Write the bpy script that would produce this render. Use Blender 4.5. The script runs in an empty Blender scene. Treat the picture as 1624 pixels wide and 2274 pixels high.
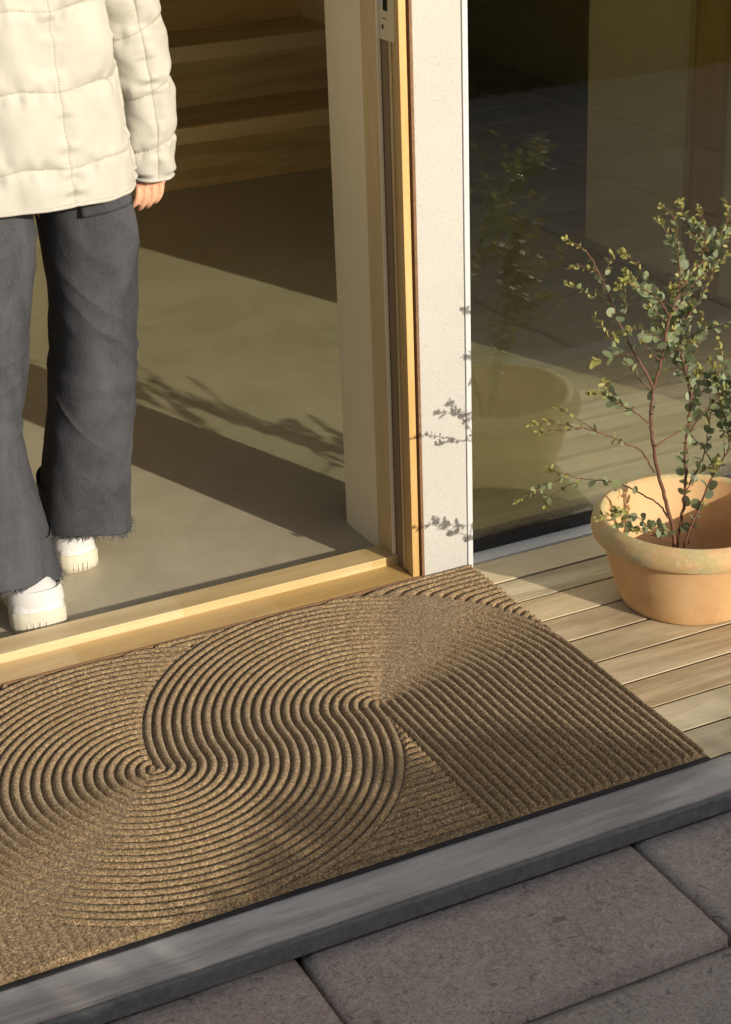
import bpy, bmesh, math, random
import numpy as np
from mathutils import Matrix, Vector

random.seed(7)
scene = bpy.context.scene
R = math.radians
D = 0.86                      # depth of the door mat in metres, the unit all measurements were taken in

# ---------------------------------------------------------------- camera
CAM = np.array([-1.65689463, -2.99429721, 1.72862414])
CA = np.array([0.89751145, -0.43959327, -0.03508509])      # right
CB = np.array([0.21356931, 0.36367432, 0.90671337])        # up
CC = np.array([0.38582554, 0.82127873, -0.4202855])        # forward
FPX, PW, PH = 3900.0, 1624.0, 2274.0
cam_data = bpy.data.cameras.new('camera')
cam = bpy.data.objects.new('camera', cam_data)
scene.collection.objects.link(cam)
cam_data.sensor_fit = 'VERTICAL'
cam_data.sensor_height = 36.0
cam_data.lens = FPX / PH * 36.0
cam_data.clip_start = 0.05
cam_data.clip_end = 500
cam.matrix_world = Matrix(((CA[0], CB[0], -CC[0], CAM[0]), (CA[1], CB[1], -CC[1], CAM[1]),
                           (CA[2], CB[2], -CC[2], CAM[2]), (0, 0, 0, 1)))
scene.camera = cam

# ---------------------------------------------------------------- light
SUN_EL = R(19.5)
SX, SY = -0.322, 0.947        # horizontal travel direction of the sunlight
world = bpy.data.worlds.new('World')
scene.world = world
world.use_nodes = True
wn = world.node_tree.nodes
wl = world.node_tree.links
sky = wn.new('ShaderNodeTexSky')
sky.sky_type = 'NISHITA'
sky.sun_disc = False
sky.sun_elevation = SUN_EL
sky.sun_rotation = R(161.2)
sky.air_density = 1.0
sky.dust_density = 3.0
sky.ozone_density = 0.7
bg = wn['Background']
bg.inputs['Strength'].default_value = 0.095
wl.new(sky.outputs[0], bg.inputs['Color'])
sun_data = bpy.data.lights.new('sun', 'SUN')
sun_data.energy = 3.3
sun_data.angle = R(0.53)
sun_data.color = (1.0, 0.91, 0.765)
sun = bpy.data.objects.new('sun', sun_data)
scene.collection.objects.link(sun)
tv = Vector((SX * math.cos(SUN_EL), SY * math.cos(SUN_EL), -math.sin(SUN_EL)))
sun.rotation_euler = tv.to_track_quat('-Z', 'Y').to_euler()
sun.location = (2, -8, 5)

vs = scene.view_settings
vs.view_transform = 'Standard'
vs.look = 'None'
vs.exposure = 0.5
vs.gamma = 1.0
scene.render.engine = 'CYCLES'
cy = scene.cycles
cy.use_denoising = True
cy.denoiser = 'OPENIMAGEDENOISE'
cy.max_bounces = 10
cy.diffuse_bounces = 6
cy.transparent_max_bounces = 24
cy.sample_clamp_indirect = 6.0


# ---------------------------------------------------------------- helpers
def ray(px, py):
    return CA * (px - PW / 2) / FPX - CB * (py - PH / 2) / FPX + CC


def on_y(px, py, Y):
    d = ray(px, py)
    return CAM + d * ((Y - CAM[1]) / d[1])


def tag(o, label=None, cat=None, group=None, kind=None):
    if label: o['label'] = label
    if cat: o['category'] = cat
    if group: o['group'] = group
    if kind: o['kind'] = kind
    return o


def link(o, parent=None):
    scene.collection.objects.link(o)
    if parent is not None:
        o.parent = parent
        if 'base' in PB.get(parent.name, {}):
            o.matrix_parent_inverse = Matrix.Translation(-Vector(PB[parent.name]['base']))
    return o


PB = {}


def thing(name, loc, label, cat, group=None):
    o = bpy.data.objects.new(name, None)
    o.empty_display_size = 0.1
    o.location = loc
    scene.collection.objects.link(o)
    PB[o.name] = {'base': tuple(loc)}
    return tag(o, label, cat, group)


def mesh_np(name, V, Fq, smooth=True, uv=None, attr=None):
    V = np.ascontiguousarray(V, dtype=np.float32)
    Fq = np.ascontiguousarray(Fq, dtype=np.int32)
    m = bpy.data.meshes.new(name)
    k = Fq.shape[1]
    n = len(Fq)
    m.vertices.add(len(V))
    m.vertices.foreach_set('co', V.ravel())
    m.loops.add(n * k)
    m.loops.foreach_set('vertex_index', Fq.ravel())
    m.polygons.add(n)
    m.polygons.foreach_set('loop_start', np.arange(0, n * k, k, dtype=np.int32))
    m.polygons.foreach_set('loop_total', np.full(n, k, dtype=np.int32))
    m.polygons.foreach_set('use_smooth', np.full(n, smooth))
    if attr:
        for an, av in attr.items():
            a = m.attributes.new(an, 'FLOAT', 'POINT')
            a.data.foreach_set('value', np.ascontiguousarray(av, dtype=np.float32).ravel())
    m.update(calc_edges=True)
    m.validate()
    return m


def grid_faces(nr, nc, wrap=False):
    r = np.arange(nr - 1)[:, None]
    cN = nc if wrap else nc - 1
    c = np.arange(cN)[None, :]
    c1 = (c + 1) % nc
    a = r * nc + c
    b = r * nc + c1
    d = (r + 1) * nc + c1
    e = (r + 1) * nc + c
    return np.stack([a, b, d, e], -1).reshape(-1, 4)


def obj(name, mesh, mat, parent=None, loc=None):
    o = bpy.data.objects.new(name, mesh)
    if mat is not None and len(mesh.materials) == 0:
        mesh.materials.append(mat)
    if loc is not None:
        o.location = loc
    link(o, parent)
    return o


def box_mesh(sx, sy, sz, bev=0.0, seg=2):
    bm = bmesh.new()
    bmesh.ops.create_cube(bm, size=1.0)
    for v in bm.verts:
        v.co = Vector((v.co.x * sx, v.co.y * sy, v.co.z * sz))
    if bev > 0:
        bmesh.ops.bevel(bm, geom=bm.edges[:], offset=bev, segments=seg, profile=0.6, affect='EDGES')
    m = bpy.data.meshes.new('box')
    bm.to_mesh(m)
    bm.free()
    return m


def box(name, x0, x1, y0, y1, z0, z1, mat, parent=None, bev=0.0, seg=2):
    m = box_mesh(abs(x1 - x0), abs(y1 - y0), abs(z1 - z0), bev, seg)
    return obj(name, m, mat, parent, ((x0 + x1) / 2, (y0 + y1) / 2, (z0 + z1) / 2))


def boxD(name, x0, x1, y0, y1, z0, z1, mat, parent=None, bev=0.0, seg=2):
    return box(name, x0 * D, x1 * D, y0 * D, y1 * D, z0 * D, z1 * D, mat, parent, bev, seg)


def hash2(ix, iy, seed):
    h = (ix.astype(np.int64) * 374761393 + iy.astype(np.int64) * 668265263 + seed * 1442695041) & 0x7fffffff
    h = ((h ^ (h >> 13)) * 1274126177) & 0x7fffffff
    h = h ^ (h >> 16)
    return (h & 0xffff) / 65535.0


def vnoise(x, y, seed=0):
    x = np.asarray(x, float); y = np.asarray(y, float)
    ix = np.floor(x); iy = np.floor(y)
    fx = x - ix; fy = y - iy
    fx = fx * fx * (3 - 2 * fx); fy = fy * fy * (3 - 2 * fy)
    a = hash2(ix, iy, seed); b = hash2(ix + 1, iy, seed)
    c = hash2(ix, iy + 1, seed); d = hash2(ix + 1, iy + 1, seed)
    return (a * (1 - fx) + b * fx) * (1 - fy) + (c * (1 - fx) + d * fx) * fy - 0.5


def sstep(a, b, x):
    t = np.clip((x - a) / (b - a), 0, 1)
    return t * t * (3 - 2 * t)


def tube(pts, rad, n=8, caps=True):
    """tapered tube through points, returns V, F(quads)"""
    pts = np.asarray(pts, float)
    k = len(pts)
    rad = np.broadcast_to(np.asarray(rad, float), (k,))
    T = np.gradient(pts, axis=0)
    T /= np.linalg.norm(T, axis=1)[:, None] + 1e-9
    ref = np.array([0, 0, 1.0]) if abs(T[0][2]) < 0.9 else np.array([1.0, 0, 0])
    V = []
    u = np.cross(ref, T[0]); u /= np.linalg.norm(u)
    th = np.arange(n) * 2 * np.pi / n
    for i in range(k):
        u = u - T[i] * (u @ T[i]); u /= np.linalg.norm(u) + 1e-9
        w = np.cross(T[i], u)
        V.append(pts[i] + rad[i] * (np.cos(th)[:, None] * u + np.sin(th)[:, None] * w))
    V = np.concatenate(V)
    F = grid_faces(k, n, True)
    if caps:
        c0 = len(V)
        V = np.vstack([V, pts[0] - T[0] * rad[0] * 0.6, pts[-1] + T[-1] * rad[-1] * 0.6])
        i = np.arange(n); j = (i + 1) % n
        F = np.vstack([F, np.stack([i * 0 + c0, j, i, i], -1), np.stack([i * 0 + c0 + 1, (k - 1) * n + i, (k - 1) * n + j, (k - 1) * n + j], -1)])
    return V, F


def fix_tris(m):
    """merge the doubled corner of cap faces into real triangles"""
    bm = bmesh.new()
    bm.from_mesh(m)
    bmesh.ops.dissolve_degenerate(bm, edges=bm.edges[:], dist=1e-7)
    bm.to_mesh(m)
    bm.free()
    for p in m.polygons:
        p.use_smooth = True
    return m


def join(parts):
    Vs, Fs, o = [], [], 0
    for V, F in parts:
        Vs.append(V); Fs.append(np.asarray(F) + o); o += len(V)
    return np.vstack(Vs), np.vstack(Fs)


def mixed_mesh(name, V, F, smooth=True):
    """quads where a repeated index marks a triangle"""
    m = bpy.data.meshes.new(name)
    fl = []
    for f in np.asarray(F).tolist():
        g = []
        for i in f:
            if i not in g: g.append(i)
        if len(g) > 2: fl.append(g)
    m.from_pydata(np.asarray(V).tolist(), [], fl)
    for p in m.polygons:
        p.use_smooth = smooth
    m.update()
    return m


def resample(P, n):
    """smooth (Catmull-Rom) resampling of a polyline"""
    P = np.asarray(P, float)
    k = len(P)
    t = np.linspace(0, k - 1, n)
    i = np.clip(t.astype(int), 0, k - 2)
    f = (t - i)[:, None]
    Q = np.vstack([2 * P[0] - P[1], P, 2 * P[-1] - P[-2]])
    p0, p1, p2, p3 = Q[i], Q[i + 1], Q[i + 2], Q[i + 3]
    return 0.5 * (2 * p1 + (p2 - p0) * f + (2 * p0 - 5 * p1 + 4 * p2 - p3) * f ** 2 + (3 * p1 - p0 - 3 * p2 + p3) * f ** 3)


# ---------------------------------------------------------------- materials
class NT:
    def __init__(s, name):
        s.m = bpy.data.materials.new(name)
        s.m.use_nodes = True
        s.t = s.m.node_tree
        s.n = s.t.nodes
        s.b = s.n['Principled BSDF']
        s.out = s.n['Material Output']

    def node(s, typ, **kw):
        x = s.n.new(typ)
        for k, v in kw.items():
            if k.startswith('_'):
                setattr(x, k[1:], v)
            else:
                x.inputs[k.replace('__', ' ')].default_value = v
        return x

    def l(s, a, b):
        s.t.links.new(a, b)

    def coord(s, scale=(1, 1, 1), rand=0.0, kind='Object', rot=(0, 0, 0)):
        tc = s.node('ShaderNodeTexCoord')
        mp = s.node('ShaderNodeMapping')
        mp.inputs['Scale'].default_value = scale
        mp.inputs['Rotation'].default_value = rot
        if rand:
            oi = s.node('ShaderNodeObjectInfo')
            mu = s.node('ShaderNodeMath', _operation='MULTIPLY'); mu.inputs[1].default_value = rand
            s.l(oi.outputs['Random'], mu.inputs[0])
            ad = s.node('ShaderNodeVectorMath', _operation='ADD')
            s.l(tc.outputs[kind], ad.inputs[0]); s.l(mu.outputs[0], ad.inputs[1])
            s.l(ad.outputs[0], mp.inputs['Vector'])
        else:
            s.l(tc.outputs[kind], mp.inputs['Vector'])
        return mp.outputs[0]

    def noise(s, vec, scale, detail=4, rough=0.55, dist=0.0):
        x = s.node('ShaderNodeTexNoise')
        x.inputs['Scale'].default_value = scale
        x.inputs['Detail'].default_value = detail
        x.inputs['Roughness'].default_value = rough
        x.inputs['Distortion'].default_value = dist
        if vec is not None: s.l(vec, x.inputs['Vector'])
        return x.outputs['Fac']

    def ramp(s, fac, stops):
        x = s.node('ShaderNodeValToRGB')
        e = x.color_ramp.elements
        while len(e) < len(stops): e.new(0.5)
        for i, (p, c) in enumerate(stops):
            e[i].position = p
            e[i].color = (*c, 1) if len(c) == 3 else c
        s.l(fac, x.inputs['Fac'])
        return x.outputs['Color']

    def mix(s, fac, a, b, mode='MIX'):
        x = s.node('ShaderNodeMix', _data_type='RGBA', _blend_type=mode)
        for sock, v in ((x.inputs[0], fac), (x.inputs[6], a), (x.inputs[7], b)):
            if isinstance(v, (int, float)): sock.default_value = v
            elif isinstance(v, tuple): sock.default_value = (*v, 1)
            else: s.l(v, sock)
        return x.outputs[2]

    def mapr(s, v, a, b, c, d):
        x = s.node('ShaderNodeMapRange')
        for i, k in enumerate((a, b, c, d)): x.inputs[1 + i].default_value = k
        s.l(v, x.inputs[0])
        return x.outputs[0]

    def bump(s, h, strength=0.3, dist=0.002, normal=None):
        x = s.node('ShaderNodeBump')
        x.inputs['Strength'].default_value = strength
        x.inputs['Distance'].default_value = dist
        s.l(h, x.inputs['Height'])
        if normal is not None: s.l(normal, x.inputs['Normal'])
        s.l(x.outputs[0], s.b.inputs['Normal'])
        return x.outputs[0]

    def col(s, c):
        if isinstance(c, tuple): s.b.inputs['Base Color'].default_value = (*c, 1)
        else: s.l(c, s.b.inputs['Base Color'])

    def rough(s, r, spec=None):
        if isinstance(r, (int, float)): s.b.inputs['Roughness'].default_value = r
        else: s.l(r, s.b.inputs['Roughness'])
        if spec is not None: s.b.inputs['Specular IOR Level'].default_value = spec


def hsv_random(t, color, amt_v=0.25, amt_h=0.02, amt_s=0.2):
    oi = t.node('ShaderNodeObjectInfo')
    h = t.node('ShaderNodeHueSaturation')
    t.l(t.mapr(oi.outputs['Random'], 0, 1, 1 - amt_v, 1 + amt_v), h.inputs['Value'])
    wn_ = t.node('ShaderNodeTexWhiteNoise', _noise_dimensions='1D')
    t.l(oi.outputs['Random'], wn_.inputs['W'])
    t.l(t.mapr(wn_.outputs['Value'], 0, 1, 0.5 - amt_h, 0.5 + amt_h), h.inputs['Hue'])
    t.l(t.mapr(wn_.outputs['Value'], 0, 1, 1 + amt_s, 1 - amt_s), h.inputs['Saturation'])
    t.l(color, h.inputs['Color'])
    return h.outputs[0]


def mat_wood(name, dark, mid, light, axis='x', scale=1.0, rough=0.55, ring=9.0, var=0.12, bump=0.15, spec=0.3, blotch=None, contrast=1.0, lamella=0):
    t = NT(name)
    st = {'x': (0.10, 1, 1), 'y': (1, 0.10, 1), 'z': (1, 1, 0.10)}[axis]
    v = t.coord(tuple(k * scale for k in st), rand=37.0)
    n1 = t.noise(v, 5.0, 6, 0.6, 0.6)
    n2 = t.noise(v, 70.0, 5, 0.65, 0.2)
    n3 = t.noise(v, 220.0, 3, 0.6, 0.0)
    # cathedral grain: rings from a distorted gradient
    mu = t.node('ShaderNodeMath', _operation='MULTIPLY'); mu.inputs[1].default_value = ring * 6.0
    t.l(n1, mu.inputs[0])
    si = t.node('ShaderNodeMath', _operation='SINE'); t.l(mu.outputs[0], si.inputs[0])
    g = t.mapr(si.outputs[0], -1, 1, 0, 1)
    a = t.mix(0.55, g, n2)
    f = t.mix(0.35, a, n3)
    f2 = t.mapr(f, 0.5 - 0.28 / contrast, 0.5 + 0.28 / contrast, 0, 1)
    c = t.ramp(f2, [(0.0, dark), (0.5, mid), (1.0, light)])
    if blotch:
        vb = t.coord((1, 1, 1), rand=11.0)
        nb = t.noise(vb, blotch[0], 4, 0.6)
        c = t.mix(t.mapr(nb, 0.45, 0.7, 0, blotch[2]), c, blotch[1])
    if lamella:
        sp_ = t.node('ShaderNodeSeparateXYZ'); t.l(t.coord((1, 1, 1), rand=5.0), sp_.inputs[0])
        m1 = t.node('ShaderNodeMath', _operation='MULTIPLY'); m1.inputs[1].default_value = lamella; t.l(sp_.outputs[0], m1.inputs[0])
        fl_ = t.node('ShaderNodeMath', _operation='FLOOR'); t.l(m1.outputs[0], fl_.inputs[0])
        w_ = t.node('ShaderNodeTexWhiteNoise', _noise_dimensions='1D'); t.l(fl_.outputs[0], w_.inputs['W'])
        hs_ = t.node('ShaderNodeHueSaturation'); t.l(c, hs_.inputs['Color'])
        t.l(t.mapr(w_.outputs['Value'], 0, 1, 0.86, 1.12), hs_.inputs['Value'])
        t.l(t.mapr(w_.outputs['Value'], 0, 1, 1.1, 0.8), hs_.inputs['Saturation'])
        c = hs_.outputs[0]
    c = hsv_random(t, c, var, 0.008, 0.12)
    t.col(c)
    t.rough(t.mapr(n2, 0.2, 0.8, rough - 0.08, rough + 0.12), spec)
    t.bump(a, bump, 0.002)
    return t.m


M = {}
M['deck'] = mat_wood('deck_wood', (0.27, 0.20, 0.115), (0.47, 0.375, 0.23), (0.66, 0.55, 0.37), 'x', 1.4, 0.62, 3.0, 0.06, 0.4, 0.3, (4.0, (0.45, 0.385, 0.285), 0.25), 0.95)
M['deck_grey'] = mat_wood('grey_deck_wood', (0.20, 0.19, 0.185), (0.34, 0.325, 0.32), (0.47, 0.455, 0.45), 'x', 1.5, 0.65, 3.0, 0.04, 0.4, 0.3, (3.0, (0.28, 0.24, 0.215), 0.35), 1.15)
M['oak'] = mat_wood('pale_oak', (0.48, 0.325, 0.135), (0.59, 0.415, 0.19), (0.67, 0.50, 0.25), 'x', 1.0, 0.4, 4.0, 0.05, 0.06, 0.35, None, 1.0, 2.3)
M['oak_z'] = mat_wood('pale_oak_upright', (0.48, 0.33, 0.14), (0.58, 0.415, 0.195), (0.66, 0.49, 0.25), 'z', 1.0, 0.4, 3.0, 0.06, 0.06, 0.35)
M['oak_lit'] = mat_wood('oak_edge_highlight', (0.74, 0.62, 0.40), (0.82, 0.71, 0.48), (0.87, 0.78, 0.57), 'z', 1.0, 0.4, 3.0, 0.03, 0.05, 0.35)
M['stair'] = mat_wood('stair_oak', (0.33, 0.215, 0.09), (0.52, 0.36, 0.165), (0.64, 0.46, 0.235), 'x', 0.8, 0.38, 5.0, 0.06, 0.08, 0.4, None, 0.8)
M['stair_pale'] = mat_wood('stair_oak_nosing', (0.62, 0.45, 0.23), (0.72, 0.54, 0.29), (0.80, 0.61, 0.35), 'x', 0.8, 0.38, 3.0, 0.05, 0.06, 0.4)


def m_concrete():
    t = NT('polished_concrete')
    v = t.coord((1, 1, 1))
    n1 = t.noise(v, 1.6, 5, 0.6, 0.3)
    n2 = t.noise(v, 9.0, 6, 0.7, 0.8)
    n3 = t.noise(v, 60.0, 4, 0.6)
    f = t.mix(0.45, n1, n2)
    c = t.ramp(f, [(0.3, (0.33, 0.285, 0.20)), (0.5, (0.42, 0.37, 0.265)), (0.72, (0.52, 0.465, 0.345))])
    sc = t.noise(t.coord((1, 5, 1), rot=(0, 0, 0.5)), 22.0, 3, 0.5, 1.2)
    c = t.mix(t.mapr(sc, 0.64, 0.75, 0, 0.35), c, (0.58, 0.53, 0.41))
    c = t.mix(t.mapr(n3, 0.3, 0.7, 0.0, 0.25), c, (0.31, 0.27, 0.195))
    t.col(c)
    t.rough(t.mapr(n2, 0.3, 0.7, 0.36, 0.55), 0.35)
    t.bump(n2, 0.08, 0.002)
    return t.m


M['concrete'] = m_concrete()


def m_plaster(name, col, bump=0.5, sc=230.0, dirt=True):
    t = NT(name)
    v = t.coord((1, 1, 1))
    n1 = t.noise(v, sc, 4, 0.65)
    n2 = t.noise(v, 5.0, 5, 0.6)
    c = t.mix(t.mapr(n2, 0.3, 0.7, 0, 0.3), col, tuple(k * 0.86 for k in col))
    if dirt:
        pit = t.noise(v, sc * 0.55, 2, 0.5)
        c = t.mix(t.mapr(pit, 0.66, 0.74, 0, 0.3), c, tuple(k * 0.45 for k in col))
    t.col(c)
    t.rough(0.85, 0.2)
    t.bump(n1, bump, 0.004)
    return t.m


M['plaster'] = m_plaster('white_render', (0.50, 0.488, 0.45))
M['wall'] = m_plaster('interior_paint', (0.90, 0.77, 0.51), 0.06, 120.0, False)
M['wall_pale'] = m_plaster('cream_paint', (0.82, 0.76, 0.56), 0.06, 120.0, False)
M['ceil'] = m_plaster('ceiling_paint', (0.82, 0.78, 0.66), 0.06, 120.0, False)


def m_simple(name, col, rough=0.5, metal=0.0, spec=0.5, nsc=40.0, namt=0.15, bump=0.0):
    t = NT(name)
    v = t.coord((1, 1, 1))
    n = t.noise(v, nsc, 5, 0.6)
    t.col(t.mix(t.mapr(n, 0.3, 0.7, 0, 1), tuple(k * (1 - namt) for k in col), tuple(min(1, k * (1 + namt)) for k in col)))
    t.rough(t.mapr(n, 0.3, 0.7, max(0.05, rough - 0.07), min(1, rough + 0.07)), spec)
    t.b.inputs['Metallic'].default_value = metal
    if bump: t.bump(n, bump, 0.002)
    return t.m


M['trim'] = m_simple('white_trim', (0.58, 0.585, 0.58), 0.4, 0, 0.5, 20, 0.03)
M['alu'] = m_simple('brushed_flashing', (0.60, 0.60, 0.59), 0.45, 0.15, 0.5, 80, 0.06)
M['slate'] = m_simple('slate_edge', (0.115, 0.12, 0.125), 0.6, 0, 0.3, 70, 0.25, 0.3)
M['black'] = m_simple('black_frame', (0.015, 0.015, 0.016), 0.3, 0, 0.5, 60, 0.2)
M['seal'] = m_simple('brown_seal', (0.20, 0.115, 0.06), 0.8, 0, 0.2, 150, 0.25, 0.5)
M['gap_shade'] = m_simple('painted_gap_shade', (0.05, 0.036, 0.024), 0.9, 0, 0.1, 120, 0.3)
M['gasket'] = m_simple('dark_gasket', (0.25, 0.165, 0.095), 0.6, 0, 0.3, 90, 0.15)
M['steel'] = m_simple('strike_steel', (0.62, 0.58, 0.44), 0.38, 0.5, 0.5, 60, 0.06)
M['slot'] = m_simple('slot_black', (0.01, 0.009, 0.008), 0.7, 0, 0.2, 60, 0.1)
M['rubber'] = m_simple('black_rubber', (0.022, 0.022, 0.024), 0.65, 0, 0.3, 200, 0.3, 0.3)
M['soil'] = m_simple('potting_soil', (0.055, 0.032, 0.018), 0.95, 0, 0.1, 90, 0.5, 1.0)
M['sand'] = m_simple('jointing_sand', (0.16, 0.115, 0.06), 0.95, 0, 0.1, 150, 0.3, 0.6)
M['lawn'] = m_simple('lawn_grass', (0.045, 0.075, 0.02), 0.95, 0, 0.1, 30, 0.4, 0.8)
M['skin'] = m_simple('skin', (0.62, 0.34, 0.22), 0.5, 0, 0.4, 60, 0.08)
M['skin'].node_tree.nodes['Principled BSDF'].inputs['Subsurface Weight'].default_value = 0.08
M['hair'] = m_simple('brown_hair', (0.06, 0.032, 0.015), 0.5, 0, 0.4, 200, 0.3, 0.5)
M['stem'] = m_simple('red_brown_bark', (0.15, 0.07, 0.045), 0.6, 0, 0.3, 120, 0.35, 0.3)
M['hedge_core'] = m_simple('opaque_hedge_core', (0.02, 0.022, 0.01), 0.95, 0, 0.1, 30, 0.4, 0.8)


def m_glass(refl):
    t = NT('window_glass')
    t.n.remove(t.b)
    lw = t.node('ShaderNodeLayerWeight'); lw.inputs['Blend'].default_value = 0.5
    pw = t.node('ShaderNodeMath', _operation='POWER'); pw.inputs[1].default_value = 5.0
    t.l(lw.outputs['Facing'], pw.inputs[0])
    f = t.mapr(pw.outputs[0], 0, 1, refl, 1.0)
    tr = t.node('ShaderNodeBsdfTransparent'); tr.inputs['Color'].default_value = (0.96, 0.975, 0.93, 1)
    gl = t.node('ShaderNodeBsdfGlossy'); gl.inputs['Roughness'].default_value = 0.0
    gl.inputs['Color'].default_value = (1, 1, 1, 1)
    mx = t.node('ShaderNodeMixShader')
    t.l(f, mx.inputs[0]); t.l(tr.outputs[0], mx.inputs[1]); t.l(gl.outputs[0], mx.inputs[2])
    t.l(mx.outputs[0], t.out.inputs['Surface'])
    return t.m


M['glass'] = m_glass(0.125)
M['glass_inner'] = m_glass(0.05)


def m_paver():
    t = NT('concrete_paver')
    v = t.coord((1, 1, 1), rand=23.0)
    n1 = t.noise(v, 7.0, 5, 0.65)
    n2 = t.noise(v, 95.0, 5, 0.75)
    n3 = t.noise(v, 240.0, 3, 0.75)
    pits = t.noise(v, 42.0, 4, 0.65, 0.9)
    c = t.ramp(n1, [(0.3, (0.27, 0.226, 0.195)), (0.55, (0.335, 0.281, 0.243)), (0.75, (0.39, 0.328, 0.285))])
    c = t.mix(t.mapr(n2, 0.42, 0.64, 0, 0.6), c, (0.47, 0.42, 0.38))
    c = t.mix(t.mapr(n3, 0.48, 0.64, 0, 0.6), c, (0.12, 0.106, 0.097))
    c = t.mix(t.mapr(pits, 0.60, 0.68, 0, 0.75), c, (0.13, 0.112, 0.098))
    c = hsv_random(t, c, 0.10, 0.006, 0.15)
    t.col(c)
    t.rough(0.9, 0.2)
    h = t.mix(0.5, n2, t.mapr(pits, 0.75, 0.45, 0, 1))
    h2 = t.mix(0.4, h, n3)
    t.bump(h2, 0.75, 0.006)
    return t.m


M['paver'] = m_paver()


def m_mat():
    t = NT('mat_pile')
    v = t.coord((1, 1, 1))
    n1 = t.noise(v, 420.0, 2, 0.6)
    n2 = t.noise(v, 190.0, 3, 0.7)
    n3 = t.noise(v, 6.0, 3, 0.5)
    c = t.ramp(t.mix(0.45, n1, n2), [(0.38, (0.085, 0.052, 0.023)), (0.5, (0.235, 0.16, 0.083)), (0.62, (0.52, 0.385, 0.225))])
    c = t.mix(t.mapr(n3, 0.35, 0.7, 0, 0.2), c, (0.19, 0.125, 0.062))
    t.col(c)
    t.rough(0.95, 0.1)
    t.b.inputs['Sheen Weight'].default_value = 0.15
    t.bump(n1, 0.6, 0.003)
    return t.m


M['mat'] = m_mat()


def m_terracotta(name, moss):
    t = NT(name)
    v = t.coord((1, 1, 1))
    n1 = t.noise(v, 7.0, 5, 0.6)
    n2 = t.noise(v, 90.0, 4, 0.7)
    c = t.ramp(n1, [(0.3, (0.52, 0.30, 0.135)), (0.5, (0.62, 0.385, 0.185)), (0.7, (0.67, 0.45, 0.245))])
    if moss:
        n3 = t.noise(v, 14.0, 6, 0.7, 0.5)
        n4 = t.noise(v, 30.0, 6, 0.7, 0.3)
        c = t.mix(t.mapr(n3, 0.36, 0.58, 0, 0.85), c, (0.43, 0.37, 0.20))
        c = t.mix(t.mapr(n4, 0.50, 0.62, 0, 0.6), c, (0.40, 0.35, 0.14))
        c = t.mix(t.mapr(n2, 0.55, 0.72, 0, 0.5), c, (0.62, 0.58, 0.44))
    else:
        n3 = t.noise(t.coord((1, 1, 0.35)), 5.0, 5, 0.6)
        c = t.mix(t.mapr(n3, 0.5, 0.75, 0, 0.5), c, (0.72, 0.52, 0.30))
        c = t.mix(t.mapr(n2, 0.62, 0.75, 0, 0.4), c, (0.42, 0.22, 0.10))
    t.col(c)
    t.rough(0.8, 0.25)
    t.bump(n2, 0.25, 0.002)
    return t.m


M['terracotta'] = m_terracotta('terracotta', False)
M['rim'] = m_terracotta('weathered_terracotta', True)


def m_leaf(name, c1, c2, edge=None):
    t = NT(name)
    v = t.coord((1, 1, 1), rand=9.0)
    n = t.noise(v, 60.0, 3, 0.6)
    c = t.ramp(n, [(0.3, c1), (0.7, c2)])
    c = hsv_random(t, c, 0.25, 0.02, 0.2)
    t.col(c)
    t.rough(0.5, 0.35)
    t.b.inputs['Subsurface Weight'].default_value = 0.0
    tl = t.node('ShaderNodeBsdfTranslucent')
    t.l(c, tl.inputs['Color'])
    mx = t.node('ShaderNodeMixShader'); mx.inputs[0].default_value = 0.25
    t.l(t.b.outputs[0], mx.inputs[1]); t.l(tl.outputs[0], mx.inputs[2])
    t.l(mx.outputs[0], t.out.inputs['Surface'])
    return t.m


M['leaf'] = m_leaf('eucalyptus_leaf', (0.13, 0.165, 0.085), (0.26, 0.30, 0.17))
M['tip'] = m_leaf('eucalyptus_tip', (0.30, 0.29, 0.07), (0.46, 0.43, 0.14))
M['hedge'] = m_leaf('hedge_leaf', (0.06, 0.075, 0.028), (0.105, 0.125, 0.05))


def m_jacket():
    t = NT('cream_cotton')
    v = t.coord((1, 1, 1))
    n = t.noise(v, 14.0, 5, 0.6)
    weave = t.noise(v, 500.0, 2, 0.5)
    c = t.mix(t.mapr(n, 0.3, 0.7, 0, 1), (0.44, 0.428, 0.378), (0.50, 0.489, 0.44))
    at = t.node('ShaderNodeAttribute', _attribute_name='stitch')
    c = t.mix(t.mapr(at.outputs['Fac'], 0.3, 1.0, 0, 0.75), c, (0.25, 0.21, 0.14))
    t.col(c)
    t.rough(0.85, 0.2)
    t.b.inputs['Sheen Weight'].default_value = 0.1
    h = t.mix(0.35, t.noise(v, 55.0, 5, 0.6, 0.8), weave)
    t.bump(h, 0.30, 0.004)
    return t.m


M['jacket'] = m_jacket()


def m_denim():
    t = NT('charcoal_denim')
    v = t.coord((1, 1, 1))
    n = t.noise(t.coord((1, 1, 0.45)), 9.0, 5, 0.65, 0.6)
    w = t.noise(v, 400.0, 3, 0.6)
    c = t.mix(t.mapr(n, 0.35, 0.7, 0, 1), (0.034, 0.036, 0.042), (0.082, 0.085, 0.096))
    c = t.mix(t.mapr(w, 0.4, 0.7, 0, 0.3), c, (0.14, 0.142, 0.155))
    t.col(c)
    t.rough(0.9, 0.15)
    h = t.mix(0.3, t.noise(t.coord((1, 1, 0.6)), 26.0, 5, 0.6, 1.0), w)
    t.bump(h, 0.35, 0.006)
    return t.m


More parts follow.
